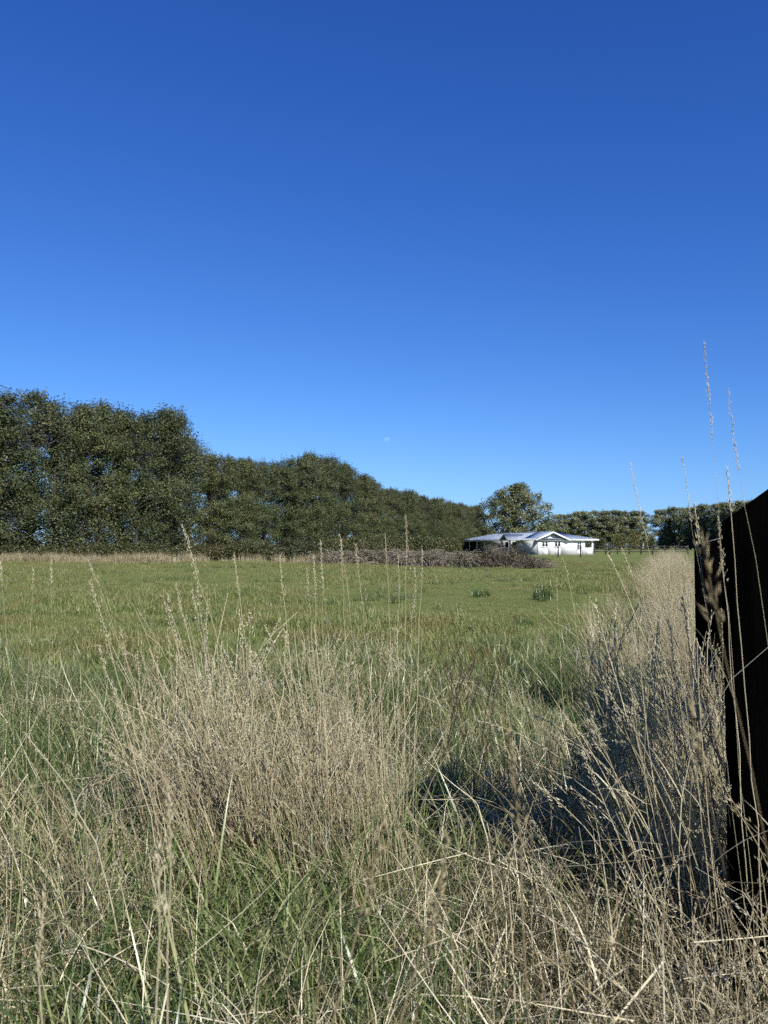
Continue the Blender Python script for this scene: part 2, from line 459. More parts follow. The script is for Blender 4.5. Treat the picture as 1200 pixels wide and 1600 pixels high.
    for y0, y1 in ((9.3, 11.0), (12.6, 14.2), (15.6, 17.2)):
        g = Geo(); g.box((2.08, (y0 + y1) / 2, 1.45), (0.05, y1 - y0, 1.2)); w = g.build('window', M['trim'], root)
        p = Geo(); p.box((2.045, (y0 + y1) / 2, 1.45), (0.02, y1 - y0 - 0.16, 1.04)); p.build('pane', M['glass'], w)
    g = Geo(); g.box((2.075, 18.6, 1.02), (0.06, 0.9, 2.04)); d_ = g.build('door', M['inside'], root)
    g = Geo(); g.box((2.02, 18.3, 1.0), (0.06, 0.05, 0.12)); g.build('handle', M['wire'], d_)
    # hip roof: four sheets with thickness and a fascia
    e0 = EH + 0.02
    x0, x1, y0, y1 = -ov, W + ov, -ov, D + ov
    half = (x1 - x0) / 2
    xm = (x0 + x1) / 2
    A, B = (xm, y0 + half * 0.98, RH), (xm, y1 - half * 0.75, RH)
    def slab(name, P, mat, th=0.06):
        P = np.array(P, float); n = len(P)
        V = np.concatenate([P, P - [0, 0, th]])
        g = Geo()
        if n == 4: g.add(V, [[0, 1, 2, 3], [7, 6, 5, 4]] + [[i, i + 4, (i + 1) % 4 + 4, (i + 1) % 4] for i in range(4)])
        else: g.add(V, [[i, i + 3, (i + 1) % 3 + 3, (i + 1) % 3] for i in range(3)], [[0, 1, 2], [5, 4, 3]])
        return g.build(name, mat, root)
    c00, c10, c11, c01 = (x0, y0, e0), (x1, y0, e0), (x1, y1, e0), (x0, y1, e0)
    slabs = [slab('roof', [c00, A, B, c01], M['roof']), slab('roof', [c00, c10, A], M['roof']), slab('roof', [c10, c11, B, A], M['roof']), slab('roof', [c11, c01, B], M['roof'])]
    # standing ribs along the veranda slope
    rb = Geo()
    for k in range(1, 38):
        yy = y0 + (y1 - y0) * k / 38
        f0 = min(1.0, (yy - y0) / (A[1] - y0), (y1 - yy) / (y1 - B[1]))
        if f0 < 0.1: continue
        rb.tube([(x0, yy, e0 + 0.005), (x0 + (xm - x0) * f0, yy, e0 + (RH - e0) * f0 + 0.005)], 0.018, 4)
    rb.build('seam', M['roof'], slabs[0])
    g = Geo(); g.tube([(A[0], A[1], RH + 0.02), (B[0], B[1], RH + 0.02)], 0.07, 6); g.build('ridge_cap', M['roof'], slabs[0])
    # fascias
    g = Geo(); fz = e0 - 0.155
    g.box((x0 - 0.013, (y0 + y1) / 2, fz), (0.03, y1 - y0 + 0.04, 0.18))
    g.box(((4.9 + x1) / 2, y0 - 0.013, fz), (x1 - 4.9, 0.03, 0.19))
    g.box((x1 + 0.013, (y0 + y1) / 2, fz), (0.03, y1 - y0 - 0.04, 0.18))
    g.build('fascia', M['trim'], root)
    g = Geo(); g.box((xm, (y0 + y1) / 2 + 0.02, e0 - 0.2), (x1 - x0 - 0.04, y1 - y0 - 0.1, 0.03)); g.build('soffit', M['trim'], root)
    # front gable roof and bargeboards
    yf, yb = -0.75, 5.0
    L_, R_ = (GX0 - 0.35, EH - 0.35 * sl), (GX1 + 0.35, EH - 0.35 * sl)
    slab('gable_roof', [(L_[0], yf, L_[1] + .05), (gm, yf, GP + .05), (gm, yb, GP + .05), (L_[0], yb, L_[1] + .05)], M['roof'])
    slab('gable_roof', [(gm, yf, GP + .05), (R_[0], yf, R_[1] + .05), (R_[0], yb, R_[1] + .05), (gm, yb, GP + .05)], M['roof'])
    for (xa, za) in (L_, R_):
        ln = math.hypot(gm - xa, GP - za)
        an = -math.atan2(GP - za, gm - xa) if xa < gm else math.atan2(GP - za, xa - gm)
        g = Geo(); g.box(((xa + gm) / 2, yf - 0.018, (za + GP) / 2 - 0.075), (ln, 0.03, 0.2), (0, an, 0)); g.build('bargeboard', M['trim'], root)
    # entry gable on the veranda side
    ya, yb2, pk = 9.2, 12.6, 3.3
    ym = (ya + yb2) / 2
    xf = -1.0
    slab('entry_roof', [(xf, ya, e0 - .1), (xf, ym, pk), (2.6, ym, pk), (2.6, ya, e0 - .1)], M['roof'])
    slab('entry_roof', [(xf, ym, pk), (xf, yb2, e0 - .1), (2.6, yb2, e0 - .1), (2.6, ym, pk)], M['roof'])
    g = Geo()
    V = np.array([[xf + .35, ya + .3, e0 - .12], [xf + .35, yb2 - .3, e0 - .12], [xf + .35, ym, pk - .12], [xf + .45, ya + .3, e0 - .12], [xf + .45, yb2 - .3, e0 - .12], [xf + .45, ym, pk - .12]])
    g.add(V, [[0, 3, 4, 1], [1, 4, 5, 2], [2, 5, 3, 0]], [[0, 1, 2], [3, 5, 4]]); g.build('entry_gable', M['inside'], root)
    for y in (ya + 0.25, yb2 - 0.25):
        g = Geo(); g.box((xf + .4, y, 1.14), (0.14, 0.14, 2.26)); g.build('veranda_post', M['trim'], root)
    slab('lean_to_roof', [(-0.3, D + .5, 2.12), (5.0, D + .5, 2.2), (5.0, D + 4.2, 2.05), (-0.3, D + 4.2, 1.98)], M['trim'])
    for (x, y) in ((-0.1, D + 4.0), (4.6, D + 4.0)):
        g = Geo(); g.box((x, y, 1.0), (0.12, 0.12, 2.0)); g.build('lean_to_post', M['trim'], root)
    g = Geo(); g.tube([(3.9, 9.0, 3.2), (3.9, 9.0, 4.05)], 0.07, 8); g.build('flue', M['wire'], root)
make_house()

# ------------------------------------------------------------------ trees
def limb_path(a, b, sag=0.15, n=5):
    a, b = np.asarray(a, float), np.asarray(b, float)
    t = np.linspace(0, 1, n)[:, None]
    p = a + (b - a) * t
    ln = np.linalg.norm(b - a)
    p += rng.normal(size=(n, 3)) * ln * 0.035 * np.sin(t * math.pi)
    p[:, 2] += (np.sin(t * math.pi) * ln * sag)[:, 0]
    return p
def make_tree_meshes(name, H, R, base, n_cl, n_leaf, leaf, prof, leaf_mat, bark_mat, lumps=5, spires=10, cl_r=0.8, trunk_r=0.2, aspect=0.65):
    """returns (trunk mesh, crown mesh): limbs carry leaf clumps, unevenly filled"""
    gt, gl = Geo(), Geo()
    hs = np.linspace(0, H * 0.93, 9)
    tp = np.stack([np.cumsum(rng.normal(0, 0.09, 9)), np.cumsum(rng.normal(0, 0.09, 9)), hs], 1); tp[0, :2] = 0
    gt.tube(tp, trunk_r * (1 - hs / H * 0.93) + 0.015, 7)
    # lumps of the outline
    lu = [(rng.uniform(0, 2 * math.pi), rng.uniform(base, 0.95), rng.uniform(0.1, 0.28), rng.uniform(0.4, 0.8)) for _ in range(lumps)]
    cls = []
    tries = 0
    while len(cls) < n_cl and tries < n_cl * 30:
        tries += 1
        h = base + (1 - base) * rng.random()
        th = rng.uniform(0, 2 * math.pi)
        rr = prof((h - base) / (1 - base)) * R
        for (lt, lh, la, lw) in lu:
            d = math.cos(th - lt)
            rr *= 1 + la * max(0, d) * math.exp(-((h - lh) / 0.12) ** 2) - 0.35 * la
        q = rng.random() ** 0.5
        if rng.random() < 0.16: q *= 1.12
        p = np.array([math.cos(th) * rr * q, math.sin(th) * rr * q, h * H])
        if math.sin(p[0] * 1.4 + name * 3) * math.sin(p[1] * 1.2 + name) * math.sin(p[2] * 0.9 + 2 * name) > 0.27: continue   # hollows
        cls.append((p, cl_r * rng.uniform(0.6, 1.25), q))
    for _ in range(spires):
        th = rng.uniform(0, 2 * math.pi); q = rng.random() ** 0.7
        h = rng.uniform(0.86, 0.98)
        rr = prof((h - base) / (1 - base)) * R * q
        if rng.random() < 0.6: h = rng.uniform(0.7, 0.9); q = 0.95; rr = prof((h - base) / (1 - base)) * R * q
        for k in range(4):
            cls.append((np.array([math.cos(th) * rr * (1 + 0.03 * k), math.sin(th) * rr * (1 + 0.03 * k), h * H + (k * 0.36 + 0.1) * cl_r / 0.8]), cl_r * (0.46 - 0.1 * k), 1.0))
    for (p, cr, q) in cls:
        zt = max(p[2] - 0.55 * math.hypot(p[0], p[1]) - 0.5, base * H * 0.5)
        zt = min(zt, H * 0.9)
        if rng.random() < 0.55:
            i = np.interp(zt, hs, np.arange(9))
            s = np.array([np.interp(zt, hs, tp[:, 0]), np.interp(zt, hs, tp[:, 1]), zt])
            gt.tube(limb_path(s, p, 0.05), np.linspace(0.02 + 0.05 * (1 - zt / H) * trunk_r / 0.2, 0.012, 5), 4)
        n = max(4, int(n_leaf / len(cls) * (cr / cl_r) ** 2 * rng.uniform(0.6, 1.4)))
        d = rng.normal(size=(n, 3)); d /= np.linalg.norm(d, axis=1, keepdims=True)
        P = p + d * cr * (rng.random((n, 1)) ** 0.5) * np.array([1, 1, 0.8])
        out = P - np.array([0, 0, p[2] - 1.0]); out /= np.linalg.norm(out, axis=1, keepdims=True) + 1e-6
        tone = np.clip(rng.normal(0.40, 0.17, n) + rng.normal(0, 0.17), 0, 1)
        leaves(gl, P, leaf, aspect, 0.3, out, tone)
    return gt.mesh('trunk', bark_mat), gl.mesh('crown', leaf_mat)
def place_tree(name, meshes, loc, sx, sz, rz, label, cat, group, tilt=0.0):
    root = empty(name, loc, rz, label, cat, group)
    root.scale = (sx, sx, sz)
    root.rotation_euler = (tilt, tilt * 0.5, rz)
    for nm, me in zip(('trunk', 'crown'), meshes):
        o = bpy.data.objects.new(nm, me); COL.objects.link(o); o.parent = root
    return root
ORD = ['first', 'second', 'third', 'fourth', 'fifth', 'sixth', 'seventh', 'eighth', 'ninth', 'tenth', 'eleventh', 'twelfth', 'thirteenth', 'fourteenth', 'fifteenth',
       'sixteenth', 'seventeenth', 'eighteenth', 'nineteenth', 'twentieth']
TENS = {20: 'twenty', 30: 'thirty', 40: 'forty', 50: 'fifty', 60: 'sixty'}
TENTH = {30: 'thirtieth', 40: 'fortieth', 50: 'fiftieth', 60: 'sixtieth'}
def ordinal(n):
    if n <= 20: return ORD[n - 1]
    if n % 10 == 0: return TENTH[n]
    return TENS[n // 10 * 10] + '-' + ORD[n % 10 - 1]

col_prof = lambda t: (0.8 + 0.2 * math.sin(min(1, t * 1.5 + 0.12) * math.pi / 2)) * (1 - max(0, (t - 0.38) / 0.62) ** 1.7 * 0.74)
alders = [make_tree_meshes(k + 1.0, 15.0, 3.9, 0.02, 330, 46000, 0.155, col_prof, M['alder'], M['bark'], spires=60, cl_r=0.78, trunk_r=0.2) for k in range(5)]
# the row: outline of its tops, from the photograph's left edge to where it meets the house
prof_px = [(-120, 606), (0, 598), (40, 597), (85, 612), (130, 622), (180, 632), (240, 634), (275, 638), (290, 650), (303, 700), (330, 708), (380, 712), (420, 712), (455, 712), (490, 706),
           (530, 716), (565, 738), (600, 760), (640, 764), (665, 776), (700, 778), (725, 788), (760, 788)]
ppx, ppy = np.array(prof_px).T
row = []
Yr = 57.0
while Yr < 262:
    row.append(Yr); Yr += 3.15 + rng.uniform(-0.3, 0.3) + (Yr - 57) * 0.006
row_n = 0
for i, Y in enumerate(row):
    X = -33 + (Y - 67) * 0.337 + rng.normal(0, 0.5)
    px = 600 + FPX * X / Y
    top = at(px, np.interp(px, ppx, ppy), Y)[2] * rng.uniform(0.94, 1.0) - 0.25
    row_n += 1
    s = top / 15.0
    place_tree('alder_tree', alders[(i * 2 + i // 5) % 5], (X, Y, 0), min(1.3, 0.66 + 0.5 * s) * rng.uniform(0.95, 1.1), s, rng.uniform(0, 6.28),
               f'dark green alder, {ordinal(row_n)} from the left in the long tree row' if row_n > 1 else 'dark green alder at the left edge, first of the long tree row', 'tree', 'alders in the long tree row')
# a looser second line seen through the gaps of the first
for k, Y in enumerate((66, 73, 82, 90, 99, 110, 122, 136)):
    X = -33 + (Y - 67) * 0.337 - 6.5
    px = 600 + FPX * X / Y
    top = at(px, np.interp(px, ppx, ppy), Y)[2] * 0.86
    place_tree('alder_tree', alders[(k + 2) % 5], (X, Y + 2, 0), 0.95, top / 15, rng.uniform(0, 6.28),
               f'alder showing through gaps behind the front tree row, {ordinal(k + 1)} from the left', 'tree', 'alders behind the tree row')

round_prof = lambda t: math.sqrt(max(0.0, 1 - (2 * (0.08 + 0.92 * t) - 0.92) ** 2 * 0.98)) if t < 0.97 else 0.25
oak = make_tree_meshes(9.0, 14.6, 9.0, 0.08, 300, 34000, 0.34, round_prof, M['oak'], M['bark'], lumps=3, spires=4, cl_r=1.2, trunk_r=0.42)
p = at(806, 860, 172); place_tree('broadleaf_tree', oak, (p[0], 172, 0), 1.13, 1.0, 0.7, 'large round-crowned tree standing alone behind the white house', 'tree', None)
p = at(852, 860, 182); place_tree('broadleaf_tree', alders[2], (p[0], 182, 0), 0.9, 0.5, 0.7, 'low pale tree at the right foot of the round-crowned tree', 'tree', None)

pop_prof = lambda t: (0.5 + 0.5 * math.sin(min(1, t * 1.3) * math.pi / 2)) * (1 - max(0, (t - 0.7) / 0.3) ** 2 * 0.55)
pops = [make_tree_meshes(20.0 + k, 15.0, 3.7, 0.20, 90, 10000, 0.36, pop_prof, M['poplar'], M['pale_bark'], lumps=5, spires=4, cl_r=1.0, trunk_r=0.24) for k in range(3)]
nA = 14
for i in range(nA):
    px = 872 + i * (1004 - 872) / (nA - 1)
    Y = 290 + rng.uniform(-5, 5)
    p = at(px, 860, Y)
    top = at(px, np.interp(px, [868, 900, 940, 985, 1003, 1013], [806, 801, 799, 798, 800, 808]), Y)[2]
    place_tree('poplar_tree', pops[i % 3], (p[0], Y, 0), 1.2 + rng.uniform(-0.06, 0.12), top / 15.2 * rng.uniform(0.97, 1.02), rng.uniform(0, 6.28),
               f'tall poplar, {ordinal(i + 1)} from the left in the far row right of the house', 'tree', 'poplars in the far row')
nB = 15
for i in range(nB):
    f = i / (nB - 1)
    px = 1034 + f * (1192 - 1034)
    Y = 270 - 55 * f + rng.uniform(-4, 4)
    p = at(px, 860, Y)
    top = at(px, np.interp(px, [1020, 1040, 1100, 1180, 1200], [803, 796, 790, 784, 782]), Y)[2]
    place_tree('poplar_tree', pops[(i + 1) % 3], (p[0], Y, 0), 1.15 + rng.uniform(-0.06, 0.12), top / 15.2 * rng.uniform(0.97, 1.02), rng.uniform(0, 6.28),
               f'tall poplar, {ordinal(i + 1)} from the left in the rightmost far row', 'tree', 'poplars in the rightmost far row')

# ------------------------------------------------------------------ bushes, bramble banks
def bush_mesh(W, D, H, n, leaf, mat, seed, canes=0, cane_mat=None):
    g = Geo()
    lob = [(rng.uniform(-W / 2, W / 2) * 0.8, rng.uniform(-D / 2, D / 2) * 0.6, rng.uniform(0.35, 0.85) * H, rng.uniform(0.18, 0.4)) for _ in range(int(6 + W))]
    per = n // len(lob)
    for (x, y, z, s) in lob:
        d = rng.normal(size=(per, 3)); d /= np.linalg.norm(d, axis=1, keepdims=True)
        rr = (rng.random((per, 1)) ** 0.33)
        P = np.array([x, y, z * 0.62]) + d * rr * np.array([W * 0.5 * s + 0.4, D * 0.5 * s + 0.35, z * 0.5 + 0.1])
        P = P[P[:, 2] > 0.03]
        leaves(g, P, leaf, 0.7, 0.3, None, np.clip(rng.normal(0.45, 0.25, len(P)), 0, 1))
    # stems
    return g.mesh('leaves', mat)
def stems_mesh(W, D, H, n, mat, droop=1.0, rad=0.012):
    """arching canes"""
    g = Geo()
    for _ in range(n):
        x, y = rng.uniform(-W / 2, W / 2), rng.uniform(-D / 2, D / 2)
        th = rng.uniform(0, 6.28); ln = rng.uniform(0.5, 1.0) * H * 1.5
        k = np.linspace(0, 1, 6)
        edge = 1 - 0.55 * (abs(x) / (W / 2)) ** 3
        z = H * edge * rng.uniform(0.35, 1.05) * (1 + 0.25 * math.sin(x * 1.9 + 1) * math.sin(x * 0.7)) * np.sin(np.minimum(1, k * 1.25) * math.pi * 0.62)
        P = np.stack([x + math.cos(th) * ln * k * 0.8 + rng.normal(0, 0.05, 6), y + math.sin(th) * ln * k * 0.8 + rng.normal(0, 0.05, 6), z + 0.02], 1)
        g.tube(P, np.linspace(rad, rad * 0.45, 6), 3, tone=float(np.clip(rng.normal(0.5, 0.25), 0, 1)))
    return g.mesh('canes', mat)
def place_parts(name, parts, loc, rz, sc, label, cat, group):
    root = empty(name, loc, rz, label, cat, group); root.scale = sc
    for nm, me in parts:
        o = bpy.data.objects.new(nm, me); COL.objects.link(o); o.parent = root
        if nm == 'canes': o['kind'] = 'stuff'
    return root
hedges = [[('canes', stems_mesh(5.5, 2.0, 1.15, 50, M['cane'])), ('leaves', bush_mesh(5.6, 2.2, 1.9, 12000, 0.14, M['bramble'], k))] for k in range(3)]
nh = 0
hx = -230
while hx < 560:
    Y = float(np.interp(hx, [-230, 0, 300, 560], [62.5, 63.5, 66, 68]))
    top = float(np.interp(hx, [-230, 0, 60, 180, 330, 420, 560], [850, 850, 850, 849, 847, 845, 847])) + rng.uniform(-3, 3)
    p = at(hx, 870, Y)
    h = at(hx, top, Y)[2]
    nh += 1
    if hx > -60:
        place_parts('bramble_bush', hedges[nh % 3], (p[0], Y, 0), rng.uniform(-0.25, 0.25) + (math.pi if nh % 2 else 0), (1, 1, max(0.6, h / 1.75)),
                f'leafy green bramble bush below the tree row, {ordinal(nh - 1)} from the left', 'bush', 'bramble bushes below the tree row')
    else: nh = 1
    hx += 4.2 / Y * FPX
# taller dark scrub filling the foot of the tree row further back
for k, (px, Y, h) in enumerate(((590, 92, 2.6), (640, 110, 3.0), (690, 130, 3.0), (740, 150, 3.2), (540, 84, 2.4))):
    p = at(px, 870, Y)
    place_parts('bramble_bush', hedges[k % 3], (p[0], Y, 0), 0.2 * k, (1.5, 1.3, h / 1.75), f'dark scrub at the alders behind the dead brambles, {ordinal((2, 3, 4, 5, 1)[k])} from the left', 'bush', 'scrub behind the dead brambles')
# dead bramble heap before the house
heaps = [[('canes', stems_mesh(6.0, 3.2, 1.3, 420, M['cane'], rad=0.017)), ('leaves', bush_mesh(5.8, 2.6, 1.45, 4200, 0.11, M['bramble'], k + 5))] for k in range(2)]
heap_txt = ['low dead bramble thicket at the left end of the brown heap', 'dead bramble thicket second from the left in the brown heap', 'dead bramble thicket third from the left in the brown heap', 'dead bramble thicket left of the tallest mound before the house',
            'tallest brown bramble mound directly before the veranda', 'brown bramble mound tapering off below the white wall']
for k, (px, Y, h, sx) in enumerate(((545, 55, 1.15, 0.8), (595, 54, 1.2, 0.8), (655, 52, 1.2, 0.9), (718, 50, 1.15, 0.85), (784, 49, 1.5, 0.55), (824, 48.5, 0.85, 0.5))):
    p = at(px, 880, Y)
    place_parts('bramble_thicket', heaps[k % 2], (p[0], Y, 0), rng.uniform(-0.15, 0.15) + math.pi * (k % 3 == 1), (sx, 1.0, h / 1.45), heap_txt[k], 'bramble thicket', 'dead bramble thickets before the house')
# shrubs under the poplars
far_sh = [('leaves', bush_mesh(7, 4, 4.0, 3500, 0.34, M['shrub'], 1))]
far_dk = [('leaves', bush_mesh(7, 4, 4.0, 3500, 0.34, M['alder'], 2))]
for k, (px, Y, h, sx, fam, txt) in enumerate(((968, 250, 5.6, 0.8, 0, 'tall yellow-green shrub before the far poplars above the dark fence'), (990, 252, 6.2, 0.7, 0, 'yellow-green shrub at the right end of the far poplars'),
        (882, 278, 4.4, 1.2, 1, 'dark undergrowth under the far poplars just right of the roof'), (912, 278, 4.2, 1.2, 1, 'dark undergrowth under the far poplars above the porch'), (940, 278, 4.6, 1.2, 1, 'dark undergrowth under the far poplars right of the porch'),
        (1016, 300, 6.2, 1.0, 1, 'low bush in the gap between the two poplar rows'), (1045, 262, 5.0, 1.2, 1, 'dark undergrowth at the left foot of the right poplar row'), (1080, 250, 5.2, 1.2, 1, 'dark undergrowth below the middle of the right poplar row'),
        (1120, 238, 5.2, 1.2, 1, 'dark undergrowth below the right poplar row behind the fence posts'), (1000, 296, 4.6, 1.0, 1, 'dark bush between the yellow-green shrub and the poplar gap'), (835, 205, 3.6, 1.0, 0, 'pale shrub behind the roof below the round tree'))):
    p = at(px, 870, Y)
    place_parts('field_shrub', (far_sh, far_dk)[fam], (p[0], Y, 0), 0.4 * k, (sx, sx, h / 3.6), txt, 'bush', 'shrubs under the far trees')

# ------------------------------------------------------------------ fences
def far_fence():
    a, b = at(928, 866, 124), at(1075, 866, 124)
    root = empty('rail_fence', (a[0], 124, 0), 0, 'dark post-and-rail fence running right from the white house', 'fence')
    n = 9
    for i in range(n):
        x = (b[0] - a[0]) * i / (n - 1)
        g = Geo(); g.box((x, 0, 0.72), (0.16, 0.16, 1.44 + 0.1 * rng.random())); g.build('post', M['dark_post'], root)
    for z in (0.45, 0.85, 1.25):
        for i in range(n - 1):
            x = (b[0] - a[0]) * (i + 0.5) / (n - 1)
            g = Geo(); g.box((x, -0.1, z + rng.normal(0, 0.01)), ((b[0] - a[0]) / (n - 1) - 0.01, 0.04, 0.15)); g.build('rail', M['dark_post'], root)
    # one taller gate post
    g = Geo(); g.box((2.4, -0.2, 1.0), (0.24, 0.24, 2.0)); g.build('post', M['dark_post'], root)
far_fence()
def wire_fence():
    root = empty('wire_fence', (at(872, 870, 92)[0], 92, 0), 0, 'pair of thin dark fence posts with wires before the white wall', 'fence')
    d = at(907, 870, 92)[0] - at(872, 870, 92)[0]
    for i, h in ((0, 1.32), (1, 1.42)):
        g = Geo(); P = [(d * i, 0, 0), (d * i + 0.02, 0, h * 0.6), (d * i + 0.01, 0, h)]
        g.tube(P, [0.085, 0.08, 0.075], 8); g.box((d * i + 0.01, 0, h + 0.004), (0.1, 0.1, 0.02)); g.build('post', M['dark_post'], root)
    for z in (0.4, 0.75, 1.1):
        g = Geo(); g.tube([(-3.2, 0.09, z), (0, 0.09, z), (d, 0.09, z), (d + 6, 0.09, z)], 0.004, 4); g.build('wire', M['wire'], root)
wire_fence()

FX0, FK = 0.352, 0.36
fx = lambda y: FX0 + FK * y
def near_fence():
    root = empty('rail_fence', (0, 0, 0), 0, 'tar-black timber fence with slant-topped posts at the right edge', 'fence')
    ang = -math.atan(FK)
    ys = [-0.72, 2.28, 5.25]  # first post is unseen behind the viewer, added to shade the foreground
    hts = [1.47, 1.473, 1.40]
    for i, (y, h) in enumerate(zip(ys, hts)):
        w = 0.30 if i < 2 else 0.235
        g = Geo()
        lo, sl_ = h, 0.74 if i < 2 else 0.30
        x0 = fx(y)
        c, s_ = math.cos(ang), math.sin(ang)
        b = 0.014
        ring = np.array([(-w/2 + b, -w/2), (w/2 - b, -w/2), (w/2, -w/2 + b), (w/2, w/2 - b), (w/2 - b, w/2), (-w/2 + b, w/2), (-w/2, w/2 - b), (-w/2, -w/2 + b)])
        ring2 = np.stack([ring[:, 0] * c - ring[:, 1] * s_, ring[:, 0] * s_ + ring[:, 1] * c], 1)
        V = np.concatenate([np.column_stack([ring2 * 1.03, np.full(8, -0.1)]), np.column_stack([ring2, np.full(8, 0.7)]), np.column_stack([ring2, lo + (ring[:, 0] + w/2) * sl_])])
        Q = [[r * 8 + k, r * 8 + (k + 1) % 8, r * 8 + 8 + (k + 1) % 8, r * 8 + 8 + k] for r in range(2) for k in range(8)]
        g.add(V, Q)
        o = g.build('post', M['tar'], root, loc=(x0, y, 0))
        cap = Geo()
        r3 = ring2 * 0.995
        V = np.concatenate([np.column_stack([r3, lo + (ring[:, 0] + w/2) * sl_ - 0.004]), np.column_stack([r3 * 0.98, lo + (ring[:, 0] + w/2) * sl_ + 0.004])])
        T = [[8, 8 + k, 9 + k] for k in range(1, 7)]
        Qc = [[k, (k + 1) % 8, 8 + (k + 1) % 8, 8 + k] for k in range(8)]
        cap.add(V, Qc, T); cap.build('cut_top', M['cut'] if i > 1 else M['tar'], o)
    for (ya, yb) in zip(ys[:2], ys[1:3]):
        if ya < 0: continue                              # no rails to the added unseen post
        for z in (0.55, 1.16):
            xa, xb = fx(ya) + 0.15, fx(yb) + 0.15
            g = Geo(); ln = math.hypot(xb - xa, yb - ya)
            g.box(((xa + xb) / 2 + 0.11, (ya + yb) / 2, z), (ln - 0.01, 0.045, 0.15), (0, 0, math.atan2(yb - ya, xb - xa)))
            g.build('rail', M['tar'], root)
near_fence()

# ------------------------------------------------------------------ the moon
def moon():
    Y = 2600.0
    p = at(604.5, 686.5, Y)
    me = bpy.data.meshes.new('moon')
    import bmesh
    bm = bmesh.new(); bmesh.ops.create_icosphere(bm, subdivisions=4, radius=Y * 4.3 / FPX); bm.to_mesh(me); bm.free()
    for f in me.polygons: f.use_smooth = True
    me.materials.append(moon_mat())
    o = bpy.data.objects.new('moon', me); COL.objects.link(o); o.location = p
    tag(o, 'faint pale daytime moon low in the blue sky', 'moon')
moon()

# ------------------------------------------------------------------ grass: prototypes and scatter
def proto_col(name, meshes):
    c = bpy.data.collections.new(name)
    for i, me in enumerate(meshes):
        c.objects.link(bpy.data.objects.new(f'{name}_{chr(97 + i)}', me))
    return c
def scatter(name, label, protos, P, rot, scl, idx):
    """one stuff object: its vertices carry the tufts"""
    me = bpy.data.meshes.new(name)
    n = len(P)
    me.vertices.add(n); me.vertices.foreach_set('co', np.asarray(P, np.float32).ravel())
    for nm, ty, arr in (('rot', 'FLOAT_VECTOR', rot), ('scl', 'FLOAT_VECTOR', scl)):
        a = me.attributes.new(nm, ty, 'POINT'); a.data.foreach_set('vector', np.asarray(arr, np.float32).ravel())
    a = me.attributes.new('idx', 'INT', 'POINT'); a.data.foreach_set('value', np.asarray(idx, np.int32))
    o = bpy.data.objects.new(name, me); COL.objects.link(o)
    tag(o, label, 'grass', kind='stuff')
    ng = bpy.data.node_groups.new(name, 'GeometryNodeTree')
    ng.interface.new_socket('Geometry', in_out='INPUT', socket_type='NodeSocketGeometry')
    ng.interface.new_socket('Geometry', in_out='OUTPUT', socket_type='NodeSocketGeometry')
    gi, go = ng.nodes.new('NodeGroupInput'), ng.nodes.new('NodeGroupOutput')
    ci = ng.nodes.new('GeometryNodeCollectionInfo'); ci.inputs['Collection'].default_value = protos
    ci.inputs['Separate Children'].default_value = True; ci.inputs['Reset Children'].default_value = True
    ip = ng.nodes.new('GeometryNodeInstanceOnPoints'); ip.inputs['Pick Instance'].default_value = True
    def attr(nm, ty):
        a = ng.nodes.new('GeometryNodeInputNamedAttribute'); a.data_type = ty; a.inputs['Name'].default_value = nm
        return a.outputs['Attribute']
    e2r = ng.nodes.new('FunctionNodeEulerToRotation')
    L = ng.links.new
    L(gi.outputs[0], ip.inputs['Points']); L(ci.outputs[0], ip.inputs['Instance'])
    L(attr('rot', 'FLOAT_VECTOR'), e2r.inputs[0]); L(e2r.outputs[0], ip.inputs['Rotation'])
    L(attr('scl', 'FLOAT_VECTOR'), ip.inputs['Scale']); L(attr('idx', 'INT'), ip.inputs['Instance Index'])
    L(ip.outputs[0], go.inputs[0])
    md = o.modifiers.new('tufts', 'NODES'); md.node_group = ng
    return o

def disc(n, r):
    a = rng.uniform(0, 2 * math.pi, n); q = r * np.sqrt(rng.random(n))
    return np.stack([q * np.cos(a), q * np.sin(a), np.zeros(n)], 1)
U = lambda a, b, n: rng.uniform(a, b, n)
def tuft(n, r, L, W, t0, dT, mat, nseg=4, power=1.3, tone=None, base_z=0.0):
    g = Geo(); b = disc(n, r); b[:, 2] = base_z
    ribbons(g, b, U(*L, n), U(*W, n), U(0, 2 * math.pi, n), U(*t0, n), U(*dT, n), nseg, power, tone, U(-0.6, 0.6, n))
    return g
def seed_head(g, path, tone, dens=1.0, spread=0.012, Ls=0.015, Ws=0.003, start=0.78):
    """spikelets around the end of a stem; little side branches carry them in bunches"""
    n = len(path)
    seg = np.linspace(start, 1.0, int(13 * dens) + 3)
    t = np.linspace(0, 1, n)
    C = np.stack([np.interp(seg, t, path[:, k]) for k in range(3)], 1)
    D = np.gradient(C, axis=0); D /= np.linalg.norm(D, axis=1, keepdims=True)
    P, DD = [], []
    for i in range(len(C)):
        m = rng.integers(1, 4)
        for _ in range(m):
            o = rng.normal(size=3) * spread * (1.15 - 0.8 * (i / len(C)))
            P.append(C[i] + o); DD.append(D[i] + rng.normal(size=3) * 0.22 + o / (spread + 1e-6) * 0.15)
    P = np.array(P); DD = np.array(DD); k = len(P)
    diamonds(g, P, DD, rng.uniform(0.7, 1.3, k) * Ls, rng.uniform(0.7, 1.3, k) * Ws, np.clip(rng.normal(tone, 0.15, k), 0, 1))
